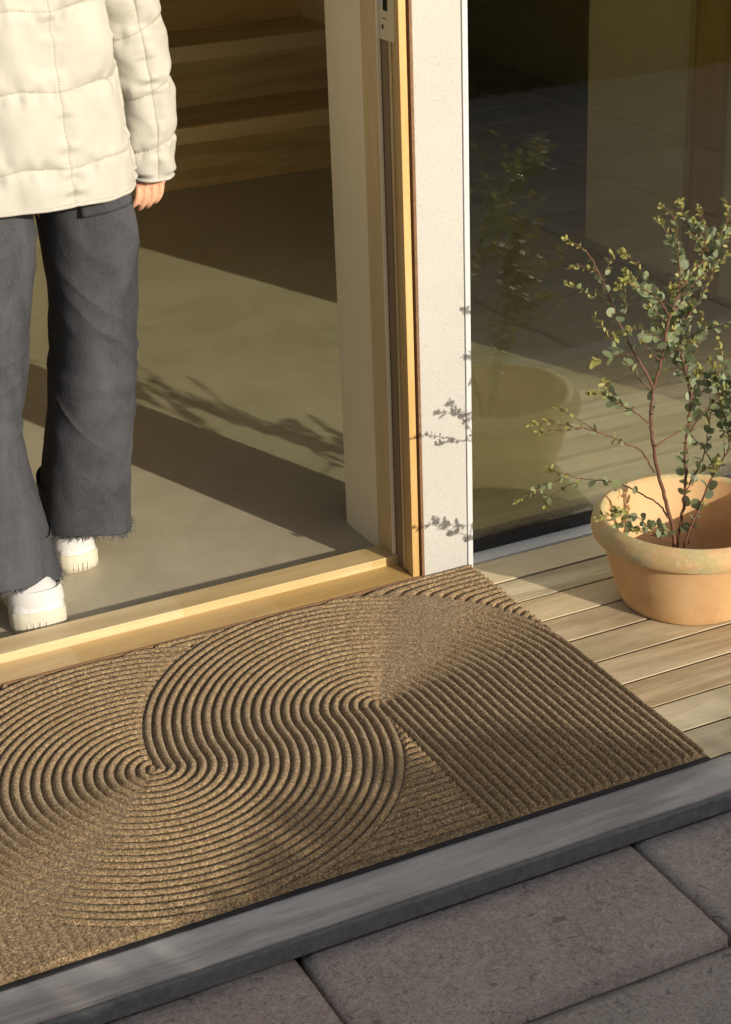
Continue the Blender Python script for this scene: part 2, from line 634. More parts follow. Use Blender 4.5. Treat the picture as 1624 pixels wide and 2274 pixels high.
M['denim'] = m_denim()
M['fray'] = m_simple('denim_threads', (0.12, 0.12, 0.125), 0.9, 0, 0.1, 300, 0.4)
M['shoe'] = m_simple('white_leather', (0.62, 0.615, 0.60), 0.45, 0, 0.4, 30, 0.03, 0.05)
M['sole'] = m_simple('cream_rubber', (0.58, 0.545, 0.44), 0.6, 0, 0.3, 40, 0.04)

# ================================================================ SETTING
GZ = -0.045 * D               # top of the paving


def sheet(name, x0, x1, y0, y1, z, mat):
    m = mesh_np(name, [(x0, y0, z), (x1, y0, z), (x1, y1, z), (x0, y1, z)], [[0, 1, 2, 3]], False)
    return obj(name, m, mat)


tag(sheet('lawn', -150, 150, -200, 150, -0.14, M['lawn']), kind='structure')
tag(sheet('sand_bed', -4.2, 6.5, -4.45, -0.60, GZ - 0.027, M['sand']), kind='structure')

# paving: stack-bonded concrete slabs
paving = bpy.data.objects.new('paving', None)
scene.collection.objects.link(paving)
tag(paving, kind='structure')
PXP, PYP = 0.717 * D, 0.336 * D
pm = []
for k in range(3):
    bm = bmesh.new()
    bmesh.ops.create_grid(bm, x_segments=30, y_segments=15, size=0.5)
    sx, sy = PXP - 0.010, PYP - 0.010
    for v in bm.verts:
        x, y = v.co.x * sx, v.co.y * sy
        e = min(sx / 2 - abs(x), sy / 2 - abs(y))
        z = -0.004 if e < 1e-4 else 0.0
        z += 0.0006 * math.sin(x * 40 + k * 2) * math.cos(y * 55 + k)
        v.co = (x, y, z)
    edge = [e for e in bm.edges if e.is_boundary]
    r = bmesh.ops.extrude_edge_only(bm, edges=edge)
    for v in [g for g in r['geom'] if isinstance(g, bmesh.types.BMVert)]:
        v.co.z = -0.05
        v.co.x *= 1.002; v.co.y *= 1.004
    m = bpy.data.meshes.new('slab')
    bm.to_mesh(m); bm.free()
    for p in m.polygons: p.use_smooth = True
    m.materials.append(M['paver'])
    pm.append(m)
for i in range(-4, 8):
    for j in range(0, 12):
        o = bpy.data.objects.new('slab', pm[(i * 3 + j) % 3])
        x = -0.265 * D + (i + 0.5) * PXP
        y = -1.102 * D - (j + 0.5) * PYP
        z = GZ - (0.014 if j >= 1 else 0.0) + random.uniform(-0.0012, 0.0012)
        rz = random.uniform(-0.004, 0.004)
        if j == 0 and i == -2: rz = 0.02
        if j == 0 and i == -1: rz = -0.004
        o.location = (x, y, z)
        o.rotation_euler = (random.uniform(-0.002, 0.002), random.uniform(-0.002, 0.002), rz)
        scene.collection.objects.link(o)
        o.parent = paving

# timber deck
deck = bpy.data.objects.new('deck', None)
scene.collection.objects.link(deck)
tag(deck, kind='structure')
joints = [-0.099 - 0.11275 * k for k in range(9)]
edges = joints + [-1.114]
gap = 0.0030


def plank(x0, x1, y0, y1, mk='deck'):
    return box('plank', x0, x1, y0, y1, -0.034 + random.uniform(-0.0006, 0.0006), random.uniform(-0.0012, 0.0), M[mk], deck, 0.0018, 2)


plank(-0.02 * D, 2.3, joints[0] * D + gap, 0.018 * D)
plank(-2.6, -0.023 * D, joints[0] * D + gap, -0.004 * D)
for k in range(len(edges) - 1):
    plank(-2.6, 2.3, edges[k + 1] * D + gap, edges[k] * D - gap, 'deck_grey' if k == len(edges) - 2 else 'deck')  # front plank in a greyer wood than the rest
box('edge_strip', -2.6, 2.3, edges[-1] * D - 0.009, edges[-1] * D + gap - 0.0006, -0.036, -0.0045, M['slate'], deck, 0.002)
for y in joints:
    box('gap_shade_strip', -2.6, 2.3, y * D - gap + 0.0006, y * D + gap - 0.0006, -0.02, -0.0026, M['gap_shade'], deck)  # dark strip added to paint the shade inside the board gap
# joists and dark bearer under the boards
for k in range(7):
    box('joist', -2.5 + k * 0.75, -2.44 + k * 0.75, -1.08 * D, 0.0, -0.10, -0.0355, M['stair'], deck)
box('bearer', -2.6, 2.3, -1.102 * D, -1.05 * D, -0.12, -0.038, M['black'], deck)

# ---------------------------------------------------------------- interior
FZ = 0.006 * D
tag(box('floor', -3.6, 1.98 * D + 1.2, 0.165 * D + 0.001, 7.4, FZ - 0.1, FZ, M['concrete']), kind='structure')
tag(box('ceiling', -3.7, 3.2, 0.40 * D, 7.5, 2.62, 2.75, M['ceil']), kind='structure')
tag(box('interior_wall_back', -3.7, 3.2, 7.4, 7.5, -0.1, 2.62, M['wall']), kind='structure')
tag(box('interior_wall_left', -3.7, -3.6, 0.40 * D, 7.4, -0.1, 2.62, M['wall']), kind='structure')
tag(box('interior_wall_right', 1.84 * D, 1.98 * D, 0.26 * D, 2.35 * D, FZ - 0.01, 2.62, M['wall_pale']), kind='structure')
tag(box('interior_wall_stair', 1.75 * D, 1.87 * D, 4.45 * D, 7.4, FZ - 0.01, 2.62, M['wall']), kind='structure')
tag(box('interior_wall_alcove', 3.1, 3.2, 0.26 * D, 7.4, -0.1, 2.62, M['wall']), kind='structure')

# oak post against the interior wall
ip = thing('oak_upright', (1.57, 1.335, FZ), 'flat oak upright on the inner wall, seen through the window', 'wood trim')
box('board', 1.84 * D - 0.02, 1.84 * D - 0.001, 1.26, 1.43, FZ, 2.4, M['oak_z'], ip, 0.002)
box('batten', 1.84 * D - 0.03, 1.84 * D - 0.0205, 1.40, 1.425, FZ, 2.4, M['oak_z'], ip, 0.002)

# stairs
st = thing('staircase', (0.3, 3.44, FZ), 'broad oak steps at the back of the hallway', 'stairs')
SH, SF, SD = 0.280 * D, 0.0715 * D, 0.433 * D
for k in range(5):
    y = 4.0 * D + k * SD
    z = k * SH + (FZ if k == 0 else 0.0)
    zt = (k + 1) * SH
    x0, x1 = -2.6, 1.75 * D - 0.002
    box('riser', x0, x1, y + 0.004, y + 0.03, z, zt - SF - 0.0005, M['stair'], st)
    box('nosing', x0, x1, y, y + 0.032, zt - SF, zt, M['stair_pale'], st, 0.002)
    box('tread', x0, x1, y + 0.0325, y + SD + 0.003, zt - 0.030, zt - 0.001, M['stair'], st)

# ---------------------------------------------------------------- house wall
hw = thing('house_wall', (-0.06, 0.1, 0), 'off-white rendered wall pier between doorway and window', 'wall')
boxD('pier', -0.1355, -0.0119, 0.0, 0.18, -0.02, 2.5, M['plaster'], hw, 0.003)
boxD('inner_pier', -0.160, 0.034, 0.1805, 0.40, 0.004, 2.5, M['wall'], hw, 0.002)
boxD('lintel', -4.2, 3.7, 0.0, 0.40, 2.502, 3.3, M['plaster'], hw, 0.003)
boxD('side_wall', -4.2, -1.78, 0.0, 0.40, -0.1, 2.5, M['plaster'], hw, 0.003)
boxD('side_wall', 1.345, 3.7, 0.0, 0.26, -0.1, 2.5, M['plaster'], hw, 0.003)
boxD('foundation', -1.78, 1.345, 0.02, 0.40, -0.14, -0.001, M['paver'], hw)

# ---------------------------------------------------------------- door frame
df = thing('door_frame', (-0.8, 0.07, 0), 'pale oak door frame with stepped threshold in front of the hallway', 'door frame')
ZT = 2.49
boxD('seal_strip', -0.1435, -0.1360, -0.005, 0.05, 0.0, ZT, M['seal'], df, 0.001)
boxD('jamb', -0.1600, -0.1490, 0.004, 0.18, 0.0, ZT, M['oak_z'], df, 0.001)
boxD('front_lip', -0.1670, -0.1485, 0.000, 0.022, 0.0, ZT, M['oak_z'], df, 0.0015)
boxD('bead', -0.1640, -0.1602, 0.027, 0.041, 0.0205, ZT, M['oak_z'], df, 0.0015)
boxD('bead', -0.1640, -0.1602, 0.046, 0.060, 0.0205, ZT, M['oak_z'], df, 0.0015)
boxD('gasket', -0.1630, -0.1602, 0.065, 0.0985, 0.0205, ZT, M['gasket'], df, 0.001)
boxD('door_stop', -0.1725, -0.1602, 0.100, 0.1800, 0.0435, ZT, M['oak_z'], df, 0.0012)
boxD('stop_edge_highlight', -0.1738, -0.1650, 0.0962, 0.0997, 0.0435, ZT, M['oak_lit'], df, 0.0008)  # added pale strip, a painted highlight for sun on the stop's front
boxD('jamb', -1.78, -1.765, 0.0, 0.18, 0.0, ZT, M['oak_z'], df, 0.002)
boxD('head', -1.765, -0.1605, 0.003, 0.18, 2.45, 2.5, M['oak'], df, 0.002)
boxD('threshold_ledge', -1.764, -0.1675, 0.0, 0.0885, -0.03, 0.020, M['oak'], df, 0.0012)
boxD('threshold_step', -1.764, -0.1610, 0.089, 0.165, -0.03, 0.043, M['oak'], df, 0.0015)
boxD('threshold_gap_shade', -1.764, -0.1445, -0.0052, -0.0004, 0.0, 0.0202, M['seal'], df, 0.0008)  # brown strip painting the shadow line between threshold and mat
# strike plate with latch slot and screw
sp = box('strike_plate', -0.1668 * D, -0.1642 * D, 0.020, 0.082, 1.137, 1.40, M['steel'], df, 0.001)
bm = bmesh.new(); bm.from_mesh(sp.data)
bmesh.ops.bevel(bm, geom=[e for e in bm.edges if abs(e.verts[0].co.x - e.verts[1].co.x) > 0.0005 and e.verts[0].co.z < -0.128 and (e.verts[0].co.y + e.verts[1].co.y) > 0.05], offset=0.012, segments=4, affect='EDGES')
bm.to_mesh(sp.data); bm.free()
for nm, y0, y1, z0, z1, mt in (('latch_slot', 0.045, 0.064, 1.192, 1.29, 'slot'), ('screw', 0.0635, 0.0705, 1.157, 1.166, 'slot'), ('keeper', 0.064, 0.080, 1.205, 1.30, 'alu'), ('engraving', 0.052, 0.067, 1.176, 1.1785, 'seal')):
    o = box(nm, -0.1671 * D, -0.1664 * D, y0, y1, z0, z1, M[mt], None, 0.0004)
    o.parent = sp
    o.matrix_parent_inverse = Matrix.Translation(-Vector(sp.location))

# ---------------------------------------------------------------- window
wi = thing('window', (0.55, 0.06, 0), 'large fixed window pane reflecting the deck and the potted plant', 'window')
boxD('frame_trim', -0.0115, 0.0025, -0.004, 0.078, 0.0, 2.5, M['trim'], wi, 0.0015)
boxD('sill_flashing', 0.0030, 1.345, 0.022, 0.072, -0.03, 0.004, M['alu'], wi, 0.001)
boxD('bottom_frame', 0.0030, 1.345, 0.073, 0.125, 0.001, 0.040, M['black'], wi, 0.0015)
boxD('side_frame', 1.315, 1.344, 0.073, 0.125, 0.0402, 2.5, M['black'], wi, 0.0015)
boxD('spacer_bar', 0.0030, 0.013, 0.0865, 0.112, 0.0405, 2.5, M['black'], wi)
boxD('glass_pane', 0.0030, 1.314, 0.079, 0.086, 0.0402, 2.5, M['glass'], wi)
boxD('glass_pane', 0.0030, 1.314, 0.113, 0.120, 0.0402, 2.5, M['glass_inner'], wi)

# ---------------------------------------------------------------- garden hedge that shades the paving
hg = thing('hedge', (1.5, -4.6, -0.1), 'clipped dark green hedge across the paving, mirrored in the window', 'hedge')


def hedge_top(x):
    # height of the clipped top in metres (uneven), bumps and dips shaped to set the deck's shade edge
    h = 1.378 + 0.05 * vnoise(x * 1.3, x * 0, 5) + 0.05 * vnoise(x * 4.1, x * 0 + 3, 6)
    h = h - 0.05 * np.exp(-((x + 0.05) / 0.40) ** 2) + 0.075 * np.exp(-((x - 0.80) / 0.36) ** 2) - 0.06 * np.exp(-((x - 1.22) / 0.13) ** 2)
    return h


HY0, HY1 = -4.95, -4.35
rng = np.random.default_rng(3)
N = 52000
hx = rng.uniform(-3.5, 7.0, N)
face = rng.random(N)
hy = np.where(face < 0.4, HY1 - np.abs(rng.normal(0, 0.04, N)), rng.uniform(HY0, HY1, N))
top = hedge_top(hx)
hz = np.where(face < 0.4, rng.uniform(-0.1, 1.0, N) * top, np.where(face < 0.85, top - np.abs(rng.normal(0, 0.05, N)), rng.uniform(0, 1, N) * top))
hy = hy + 0.05 * vnoise(hx * 3, hz * 3, 9)
cen = np.stack([hx, hy, hz], -1)
ax = rng.normal(size=(N, 3)); ax /= np.linalg.norm(ax, axis=1)[:, None]
bx = np.cross(ax, rng.normal(size=(N, 3))); bx /= np.linalg.norm(bx, axis=1)[:, None]
sz = rng.uniform(0.012, 0.022, N)[:, None]
V = np.stack([cen - ax * sz * 1.5, cen + bx * sz * 0.7, cen + ax * sz * 1.5, cen - bx * sz * 0.7], 1).reshape(-1, 3)
tag(obj('foliage', mesh_np('hedge_foliage', V, np.arange(N * 4).reshape(-1, 4), False), M['hedge'], hg), kind='stuff')
# solid core, added to make the hedge block the sun
xs = np.linspace(-3.5, 7.0, 260)
tp = hedge_top(xs) - 0.035
sec = [(HY1 - 0.03, -0.12), (HY1 - 0.04, 0.45), (HY1 - 0.06, 1.0), (HY0 + 0.06, 1.0), (HY0 + 0.04, 0.45), (HY0 + 0.03, -0.12)]
V = np.array([[(x + 0.01 * math.sin(i * 7), y + 0.03 * math.sin(i * 1.7 + k), (zf if zf < 0 else zf * tp[i])) for k, (y, zf) in enumerate(sec)] for i, x in enumerate(xs)]).reshape(-1, 3)
obj('opaque_core', mesh_np('hedge_core', V, grid_faces(len(xs), 6), True), M['hedge_core'], hg)

# ================================================================ OBJECTS
# ---------------------------------------------------------------- door mat
mt = thing('door_mat', (-0.9 * D, -0.5 * D, 0), 'long brown door mat with raked spiral ribs on the deck', 'door mat')
C1x, C2x, Cy, RR = -1.026, -0.511, -0.5, 0.515
PP = RR / 24
X0, X1, Y0, Y1 = -2.06, -0.002, -0.997, -0.006
nx, ny = int((X1 - X0) * D / 0.0021), int((Y1 - Y0) * D / 0.0021)
gx, gy = np.meshgrid(np.linspace(X0, X1, nx), np.linspace(Y0, Y1, ny))
d1 = np.hypot(gx - C1x, gy - Cy)
d2 = np.hypot(gx - C2x, gy - Cy)
upper = gy >= Cy
ph = np.zeros_like(gx); amp = np.ones_like(gx)
hook = 0.022 * np.exp(-np.clip(d2 - RR, 0, 1) / 0.022)
reg_c2 = upper & (d2 < RR)
reg_cor = upper & ~reg_c2 & (gx > C2x)
reg_ul = upper & ~reg_c2 & (gx <= C2x) & (d1 < RR + 0.004)
reg_ult = upper & ~reg_c2 & (gx <= C2x) & ~reg_ul
reg_right = ~upper & (gx > C2x)
reg_c1 = ~upper & (gx <= C2x) & (d1 < RR)
reg_tri = ~upper & (gx <= C2x) & ~reg_c1 & (gx > C1x)
reg_ll = ~upper & ~reg_c1 & (gx <= C1x)
ph = np.where(reg_c2, d2 / PP, ph)
ph = np.where(reg_cor, (gy + hook) / PP, ph)
ph = np.where(reg_ul | reg_c1, d1 / PP, ph)
ph = np.where(reg_ult, np.where(gx > C1x, gy / PP, gx / PP), ph)
ph = np.where(reg_right, (gx - C2x) / PP, ph)
ph = np.where(reg_tri, gy / PP, ph)
ph = np.where(reg_ll, gx / PP, ph)
fr = ph - np.floor(ph)
prof = 1 - np.abs(2 * fr - 1) ** 2.6
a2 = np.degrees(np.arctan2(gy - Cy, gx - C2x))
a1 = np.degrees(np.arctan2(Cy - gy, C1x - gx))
fade2 = 1 - 0.90 * np.exp(-((a2 - 47) / 17.0) ** 4)  # both fades flatten the ribs to imitate light running along them
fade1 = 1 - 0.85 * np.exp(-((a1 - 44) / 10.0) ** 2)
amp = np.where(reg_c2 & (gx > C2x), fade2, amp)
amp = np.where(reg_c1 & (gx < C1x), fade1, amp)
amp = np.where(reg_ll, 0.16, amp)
amp = np.where(reg_cor, amp * sstep(0.0, 0.012, d2 - RR), amp)
amp = np.where(reg_tri, amp * sstep(0.0, 0.010, d1 - RR), amp)
amp = np.where(reg_ul, amp * sstep(0.0, 0.010, d2 - RR), amp)
edge = np.minimum.reduce([gx - X0, X1 - gx, gy - Y0, Y1 - gy])
H = 0.0130
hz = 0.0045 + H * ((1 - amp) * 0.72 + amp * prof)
rngm = np.random.default_rng(5)
hz += 0.0013 * (rngm.random(hz.shape) - 0.5) + 0.0006 * vnoise(gx * D * 300, gy * D * 300, 3) + 0.0015 * vnoise(gx * 9, gy * 9, 8)
hz = np.where(edge < 0.0025, 0.0035, hz)
wob = 0.0012 * vnoise(gx * D * 60, gy * D * 60, 12)
V = np.stack([gx * D + wob, gy * D + wob * 0.7, hz], -1).reshape(-1, 3)
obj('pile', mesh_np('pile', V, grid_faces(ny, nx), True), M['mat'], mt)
boxD('rubber_backing', X0 - 0.006, X1 + 0.002, Y0 - 0.011, Y1 + 0.002, 0.0006, 0.0040, M['rubber'], mt, 0.001)

# ---------------------------------------------------------------- terracotta pot
PCX, PCY = 0.387 * D, -0.384 * D
pot = thing('flower_pot', (PCX, PCY, 0), 'wide terracotta pot with mossy rolled rim on the deck', 'flower pot')


def lathe(prof, n=96, wob=0.0):
    prof = np.asarray(prof)
    th = np.arange(n) * 2 * np.pi / n
    V = np.stack([prof[:, 0][:, None] * np.cos(th) * (1 + wob * np.sin(3 * th)), prof[:, 0][:, None] * np.sin(th), prof[:, 1][:, None] + 0 * th], -1).reshape(-1, 3)
    return V, grid_faces(len(prof), n, True)


h = 0.228 * D
rb, ro, ri = 0.163 * D, 0.237 * D, 0.204 * D
body = np.array([(0.01, 0.001), (rb * 0.8, 0.001), (rb - 0.004, 0.0012), (rb - 0.001, 0.003), (rb + 0.001, 0.007)] + [(rb + 0.001 + 0.043 * t ** 0.85, 0.007 + (h - 0.048 - 0.007) * t) for t in np.linspace(0.04, 1, 40)])
rimp = resample([(rb + 0.040, h - 0.047), (ro - 0.006, h - 0.048), (ro - 0.001, h - 0.040), (ro, h - 0.026), (ro - 0.006, h - 0.010), (ro - 0.016, h - 0.001), (ri + 0.006, h - 0.0005), (ri, h - 0.006)], 48)
innp = resample([(ri, h - 0.006), (ri - 0.004, h - 0.03), (ri - 0.016, h - 0.08), (ri - 0.036, h - 0.182), (0.02, h - 0.184)], 40)
for nm, pr, mk in (('body', body, 'terracotta'), ('rim', rimp, 'rim'), ('inner_wall', innp, 'terracotta')):
    V, F = lathe(pr, 128, 0.004)
    o = obj(nm, mesh_np(nm, V, F, True), M[mk], pot, (PCX, PCY, 0))
th = np.linspace(0, 2 * np.pi, 61)[:-1]
rr_ = np.linspace(0.002, ri - 0.032, 26)
SZ = h - 0.160
V = np.array([[(r * math.cos(t), r * math.sin(t), SZ + 0.010 * float(vnoise(np.array(r * math.cos(t) * 60), np.array(r * math.sin(t) * 60), 4)) + 0.006 * (1 - (r / ri) ** 2)) for t in th] for r in rr_]).reshape(-1, 3)
obj('soil', mesh_np('soil', V, grid_faces(len(rr_), 60, True), True), M['soil'], pot, (PCX, PCY, 0))

# ---------------------------------------------------------------- eucalyptus
pl = thing('eucalyptus_plant', (PCX, PCY, SZ), 'young eucalyptus with red stems and round grey-green leaves in the pot', 'plant')


def c7(x, y): return ((1200 + x * 0.4433) / 1.1823, (1050 + y * 0.4433) / 1.1823)
def c6(x, y): return ((1200 + x * 0.4433) / 1.1823, (500 + y * 0.4433) / 1.1823)


def trace(pts, dy0, dy1):
    """photo points -> 3D, distance from the pot: dy0..dy1 metres in front of / behind the pot centre"""
    n = len(pts)
    return np.array([on_y(*p, PCY + dy0 + (dy1 - dy0) * i / (n - 1)) for i, p in enumerate(pts)])


BR = []       # (points3d, r0, r1, leafsize0, leafsize1, spacing, name)


def branch(pts, r0, r1, l0, l1, sp, leaf_from=0.1, name='branch'):
    if name == 'stem':
        pts = np.vstack([np.array([pts[0][0], pts[0][1], SZ - 0.012]), pts]) if pts[0][2] > SZ else pts
    P = resample(pts, max(8, 5 * len(pts)))
    P[1:] += np.random.default_rng(len(BR)).normal(0, 0.0008, P[1:].shape)
    BR.append((P, r0, r1, l0, l1, sp, leaf_from, name))
    return P


def q(f, *p): return [f(*k) for k in p]


A = branch(trace(q(c7, (1290, 850), (1250, 650), (1200, 470), (1160, 250), (1150, 100)) + q(c6, (1165, 1180), (1215, 1000), (1240, 840), (1265, 750), (1315, 610), (1420, 450), (1500, 385), (1610, 260)), 0.0, 0.05), 0.0046, 0.0014, 0.0115, 0.006, 0.030, 0.5, 'stem')
branch(trace(q(c6, (1320, 600), (1320, 470), (1305, 340), (1300, 250), (1290, 170), (1250, 120), (1205, 85)), 0.03, 0.0), 0.0020, 0.0008, 0.0085, 0.0045, 0.014)
branch(trace(q(c6, (1450, 390), (1470, 290), (1470, 200), (1430, 100)), 0.03, 0.01), 0.0018, 0.0008, 0.008, 0.0045, 0.014)
branch(trace(q(c6, (1490, 370), (1450, 310), (1380, 250)), 0.03, -0.01), 0.0014, 0.0007, 0.004, 0.004, 0.03)
branch(trace(q(c6, (1530, 330), (1560, 260), (1600, 180), (1600, 90), (1590, 60)), 0.05, 0.06), 0.0018, 0.0008, 0.009, 0.005, 0.013)
B = branch(trace(q(c6, (1165, 1170), (1100, 1040), (1050, 960), (1010, 880), (960, 780), (930, 700), (880, 570), (830, 470), (780, 380), (720, 330), (635, 290)), 0.0, 0.14), 0.0034, 0.0009, 0.0105, 0.005, 0.022, 0.25)
branch(trace(q(c6, (905, 650), (840, 630), (780, 610), (700, 570), (640, 545)), 0.08, 0.12), 0.0016, 0.0007, 0.008, 0.005, 0.010)
branch(trace(q(c6, (860, 530), (800, 470), (740, 450), (660, 460)), 0.095, 0.13), 0.0014, 0.0007, 0.007, 0.0045, 0.010)
branch(trace(q(c6, (870, 510), (900, 440), (920, 370)), 0.098, 0.12), 0.0013, 0.0007, 0.008, 0.005, 0.012)
branch(trace(q(c6, (970, 760), (1000, 680), (990, 600), (950, 560)), 0.055, 0.04), 0.0014, 0.0007, 0.009, 0.006, 0.011)
branch(trace(q(c6, (1010, 885), (980, 850), (935, 870)), 0.042, 0.0), 0.0013, 0.0007, 0.011, 0.007, 0.013, 0.2)
C = branch(trace(q(c6, (1260, 750), (1200, 650), (1120, 590), (1060, 570), (985, 540)), 0.01, -0.05), 0.0024, 0.0009, 0.0115, 0.008, 0.016, 0.3)
branch(trace(q(c6, (1225, 920), (1190, 870), (1120, 840), (1060, 820), (1000, 830)), 0.0, -0.06), 0.0017, 0.0008, 0.011, 0.007, 0.012)
branch(trace(q(c6, (1200, 1010), (1140, 950), (1080, 880)), 0.0, -0.02), 0.0016, 0.0008, 0.008, 0.006, 0.03, 0.4)
branch(trace(q(c7, (1170, 430), (1100, 310), (1000, 260), (900, 215), (800, 180), (720, 165), (640, 180), (540, 185), (480, 200)), 0.0, 0.07), 0.0027, 0.0008, 0.0085, 0.006, 0.020, 0.35)
branch(trace(q(c7, (720, 165), (640, 150), (520, 130), (430, 150)), 0.03, 0.03), 0.0014, 0.0007, 0.007, 0.0045, 0.010)
branch(trace(q(c7, (830, 190), (760, 140), (700, 110), (650, 75), (595, 40)), 0.035, 0.09), 0.0015, 0.0007, 0.007, 0.0045, 0.014, 0.4)
branch(trace(q(c7, (1140, 140), (1050, 70), (960, 20), (880, -30), (790, -40)), 0.0, -0.05), 0.0022, 0.0008, 0.0125, 0.008, 0.015, 0.3)
branch(trace(q(c6, (950, 1235), (900, 1190), (870, 1130)), -0.03, -0.05), 0.0014, 0.0007, 0.009, 0.006, 0.012)
branch(trace(q(c6, (1040, 975), (980, 970), (910, 980), (810, 1020)), -0.01, 0.03), 0.0012, 0.0006, 0.010, 0.010, 0.045, 0.5)
branch(trace(q(c7, (1250, 700), (1200, 620), (1100, 560), (1000, 510), (900, 480), (740, 465), (600, 430), (540, 400)), 0.0, 0.20), 0.0026, 0.0008, 0.011, 0.0075, 0.026, 0.3)
branch(trace(q(c7, (740, 470), (660, 510), (600, 540), (540, 590), (530, 640)), 0.145, 0.18), 0.0014, 0.0007, 0.010, 0.0055, 0.012)
branch(trace(q(c7, (660, 450), (590, 480), (500, 510), (430, 560), (340, 610)), 0.165, 0.22), 0.0014, 0.0007, 0.009, 0.0045, 0.012)
branch(trace(q(c7, (1280, 800), (1230, 770), (1160, 760), (1050, 775)), -0.01, -0.09), 0.0018, 0.0008, 0.0115, 0.006, 0.016)
branch(trace(q(c7, (1275, 830), (1180, 800), (1080, 700), (1000, 690), (930, 650)), -0.02, -0.12), 0.0016, 0.0007, 0.012, 0.009, 0.017, 0.4)
branch(trace(q(c7, (1260, 840), (1120, 790), (960, 740), (900, 685), (835, 700)), -0.02, -0.14), 0.0016, 0.0007, 0.011, 0.006, 0.015, 0.4)
Hs = branch(trace(q(c7, (1305, 850), (1340, 650), (1355, 450), (1350, 300), (1370, 150), (1385, 0)) + q(c6, (1380, 1150), (1345, 1040), (1330, 950), (1345, 830), (1380, 700)), 0.01, 0.06), 0.0038, 0.0011, 0.0125, 0.0075, 0.020, 0.3, 'stem')
Is = branch(trace(q(c7, (1350, 855), (1440, 620), (1500, 480), (1580, 350), (1624, 240), (1680, 120), (1720, 0)), -0.01, -0.06), 0.0027, 0.0010, 0.012, 0.008, 0.026, 0.3, 'stem')
branch(trace(q(c7, (1372, 850), (1430, 680), (1465, 600)), -0.01, -0.02), 0.0020, 0.0009, 0.008, 0.006, 0.02, 0.4)
branch(trace(q(c7, (1375, 500), (1430, 400), (1470, 300), (1500, 120), (1520, 0)), 0.0, 0.02), 0.0022, 0.0010, 0.012, 0.007, 0.018, 0.2)
branch(trace(q(c7, (1380, 190), (1450, 90), (1540, 0), (1620, -100)), 0.0, -0.02), 0.0024, 0.0012, 0.012, 0.008, 0.02, 0.2)
branch(trace(q(c7, (1180, 275), (1280, 210), (1420, 110), (1560, 10), (1640, -80)), 0.0, 0.05), 0.0026, 0.0012, 0.010, 0.008, 0.03, 0.3)
branch(trace(q(c7, (1345, 560), (1420, 430), (1480, 400), (1540, 370)), 0.0, -0.03), 0.0016, 0.0008, 0.014, 0.010, 0.016, 0.3)
# bushier growth in the upper right and beyond the frame
rb_ = np.random.default_rng(21)
starts = [(A, 0.62), (A, 0.66), (A, 0.7), (A, 0.74), (A, 0.8), (A, 0.86), (A, 0.92), (A, 0.98), (A, 0.55), (A, 0.5), (Hs, 0.55), (Hs, 0.65), (Hs, 0.75), (Hs, 0.85), (Hs, 0.95), (Hs, 0.7), (Hs, 0.9), (Is, 0.75), (Is, 0.9), (Is, 0.98), (Is, 0.6), (A, 0.78), (A, 0.9), (Hs, 0.8), (Is, 0.83), (A, 0.95), (Hs, 0.6), (Hs, 0.72), (Hs, 0.88), (Hs, 0.97), (Is, 0.7), (Is, 0.95), (A, 0.72), (A, 0.84), (Hs, 0.5), (A, 0.58)]
for P, f in starts:
    s = P[int(f * (len(P) - 1))]
    az = rb_.uniform(-0.9, 2.0)
    L = rb_.uniform(0.07, 0.15)
    dr = np.array([math.cos(az) * 0.75, math.sin(az) * 0.6, rb_.uniform(0.35, 1.0)]); dr /= np.linalg.norm(dr)
    side = rb_.normal(0, 0.25, 3)
    pts = [s + dr * L * t + side * L * t * t for t in (0, 0.35, 0.7, 1.0)]
    branch(pts, 0.0018, 0.0007, rb_.uniform(0.009, 0.012), rb_.uniform(0.0045, 0.007), 0.0115, 0.12)
# the far (camera-averted) side, mirrored in the glass
for k in range(16):
    P = (A, Hs, Is)[k % 3]
    s = P[int((0.45 + 0.5 * k / 16) * (len(P) - 1))]
    az = rb_.uniform(0.7, 2.4)
    L = rb_.uniform(0.10, 0.20)
    dr = np.array([math.cos(az) * 0.6, math.sin(az) * 0.8, rb_.uniform(0.4, 1.0)]); dr /= np.linalg.norm(dr)
    branch([s + dr * L * t + rb_.normal(0, 0.006, 3) * (t > 0) for t in (0, 0.35, 0.7, 1.0)], 0.0018, 0.0007, 0.011, 0.006, 0.013, 0.15)


def leaf_mesh(name, n=10, asp=1.0, cup=0.18, fold=0.12):
    V = [(0, 0, 0)]
    F = []
    for i in range(n):
        t = 2 * math.pi * i / n
        x = 1.0 + math.cos(t)            # stalk at origin, blade along +x, length 2
        y = math.sin(t) * asp
        if i == 0: x += 0.10
        V.append((x, y, fold * abs(y) - cup * (x - 1) ** 2 * 0.4))
    V[0] = (1.0, 0, 0.0)
    for i in range(n):
        F.append((0, 1 + i, 1 + (i + 1) % n))
    m = bpy.data.meshes.new(name)
    m.from_pydata(V, [], F)
    for p in m.polygons: p.use_smooth = True
    return m


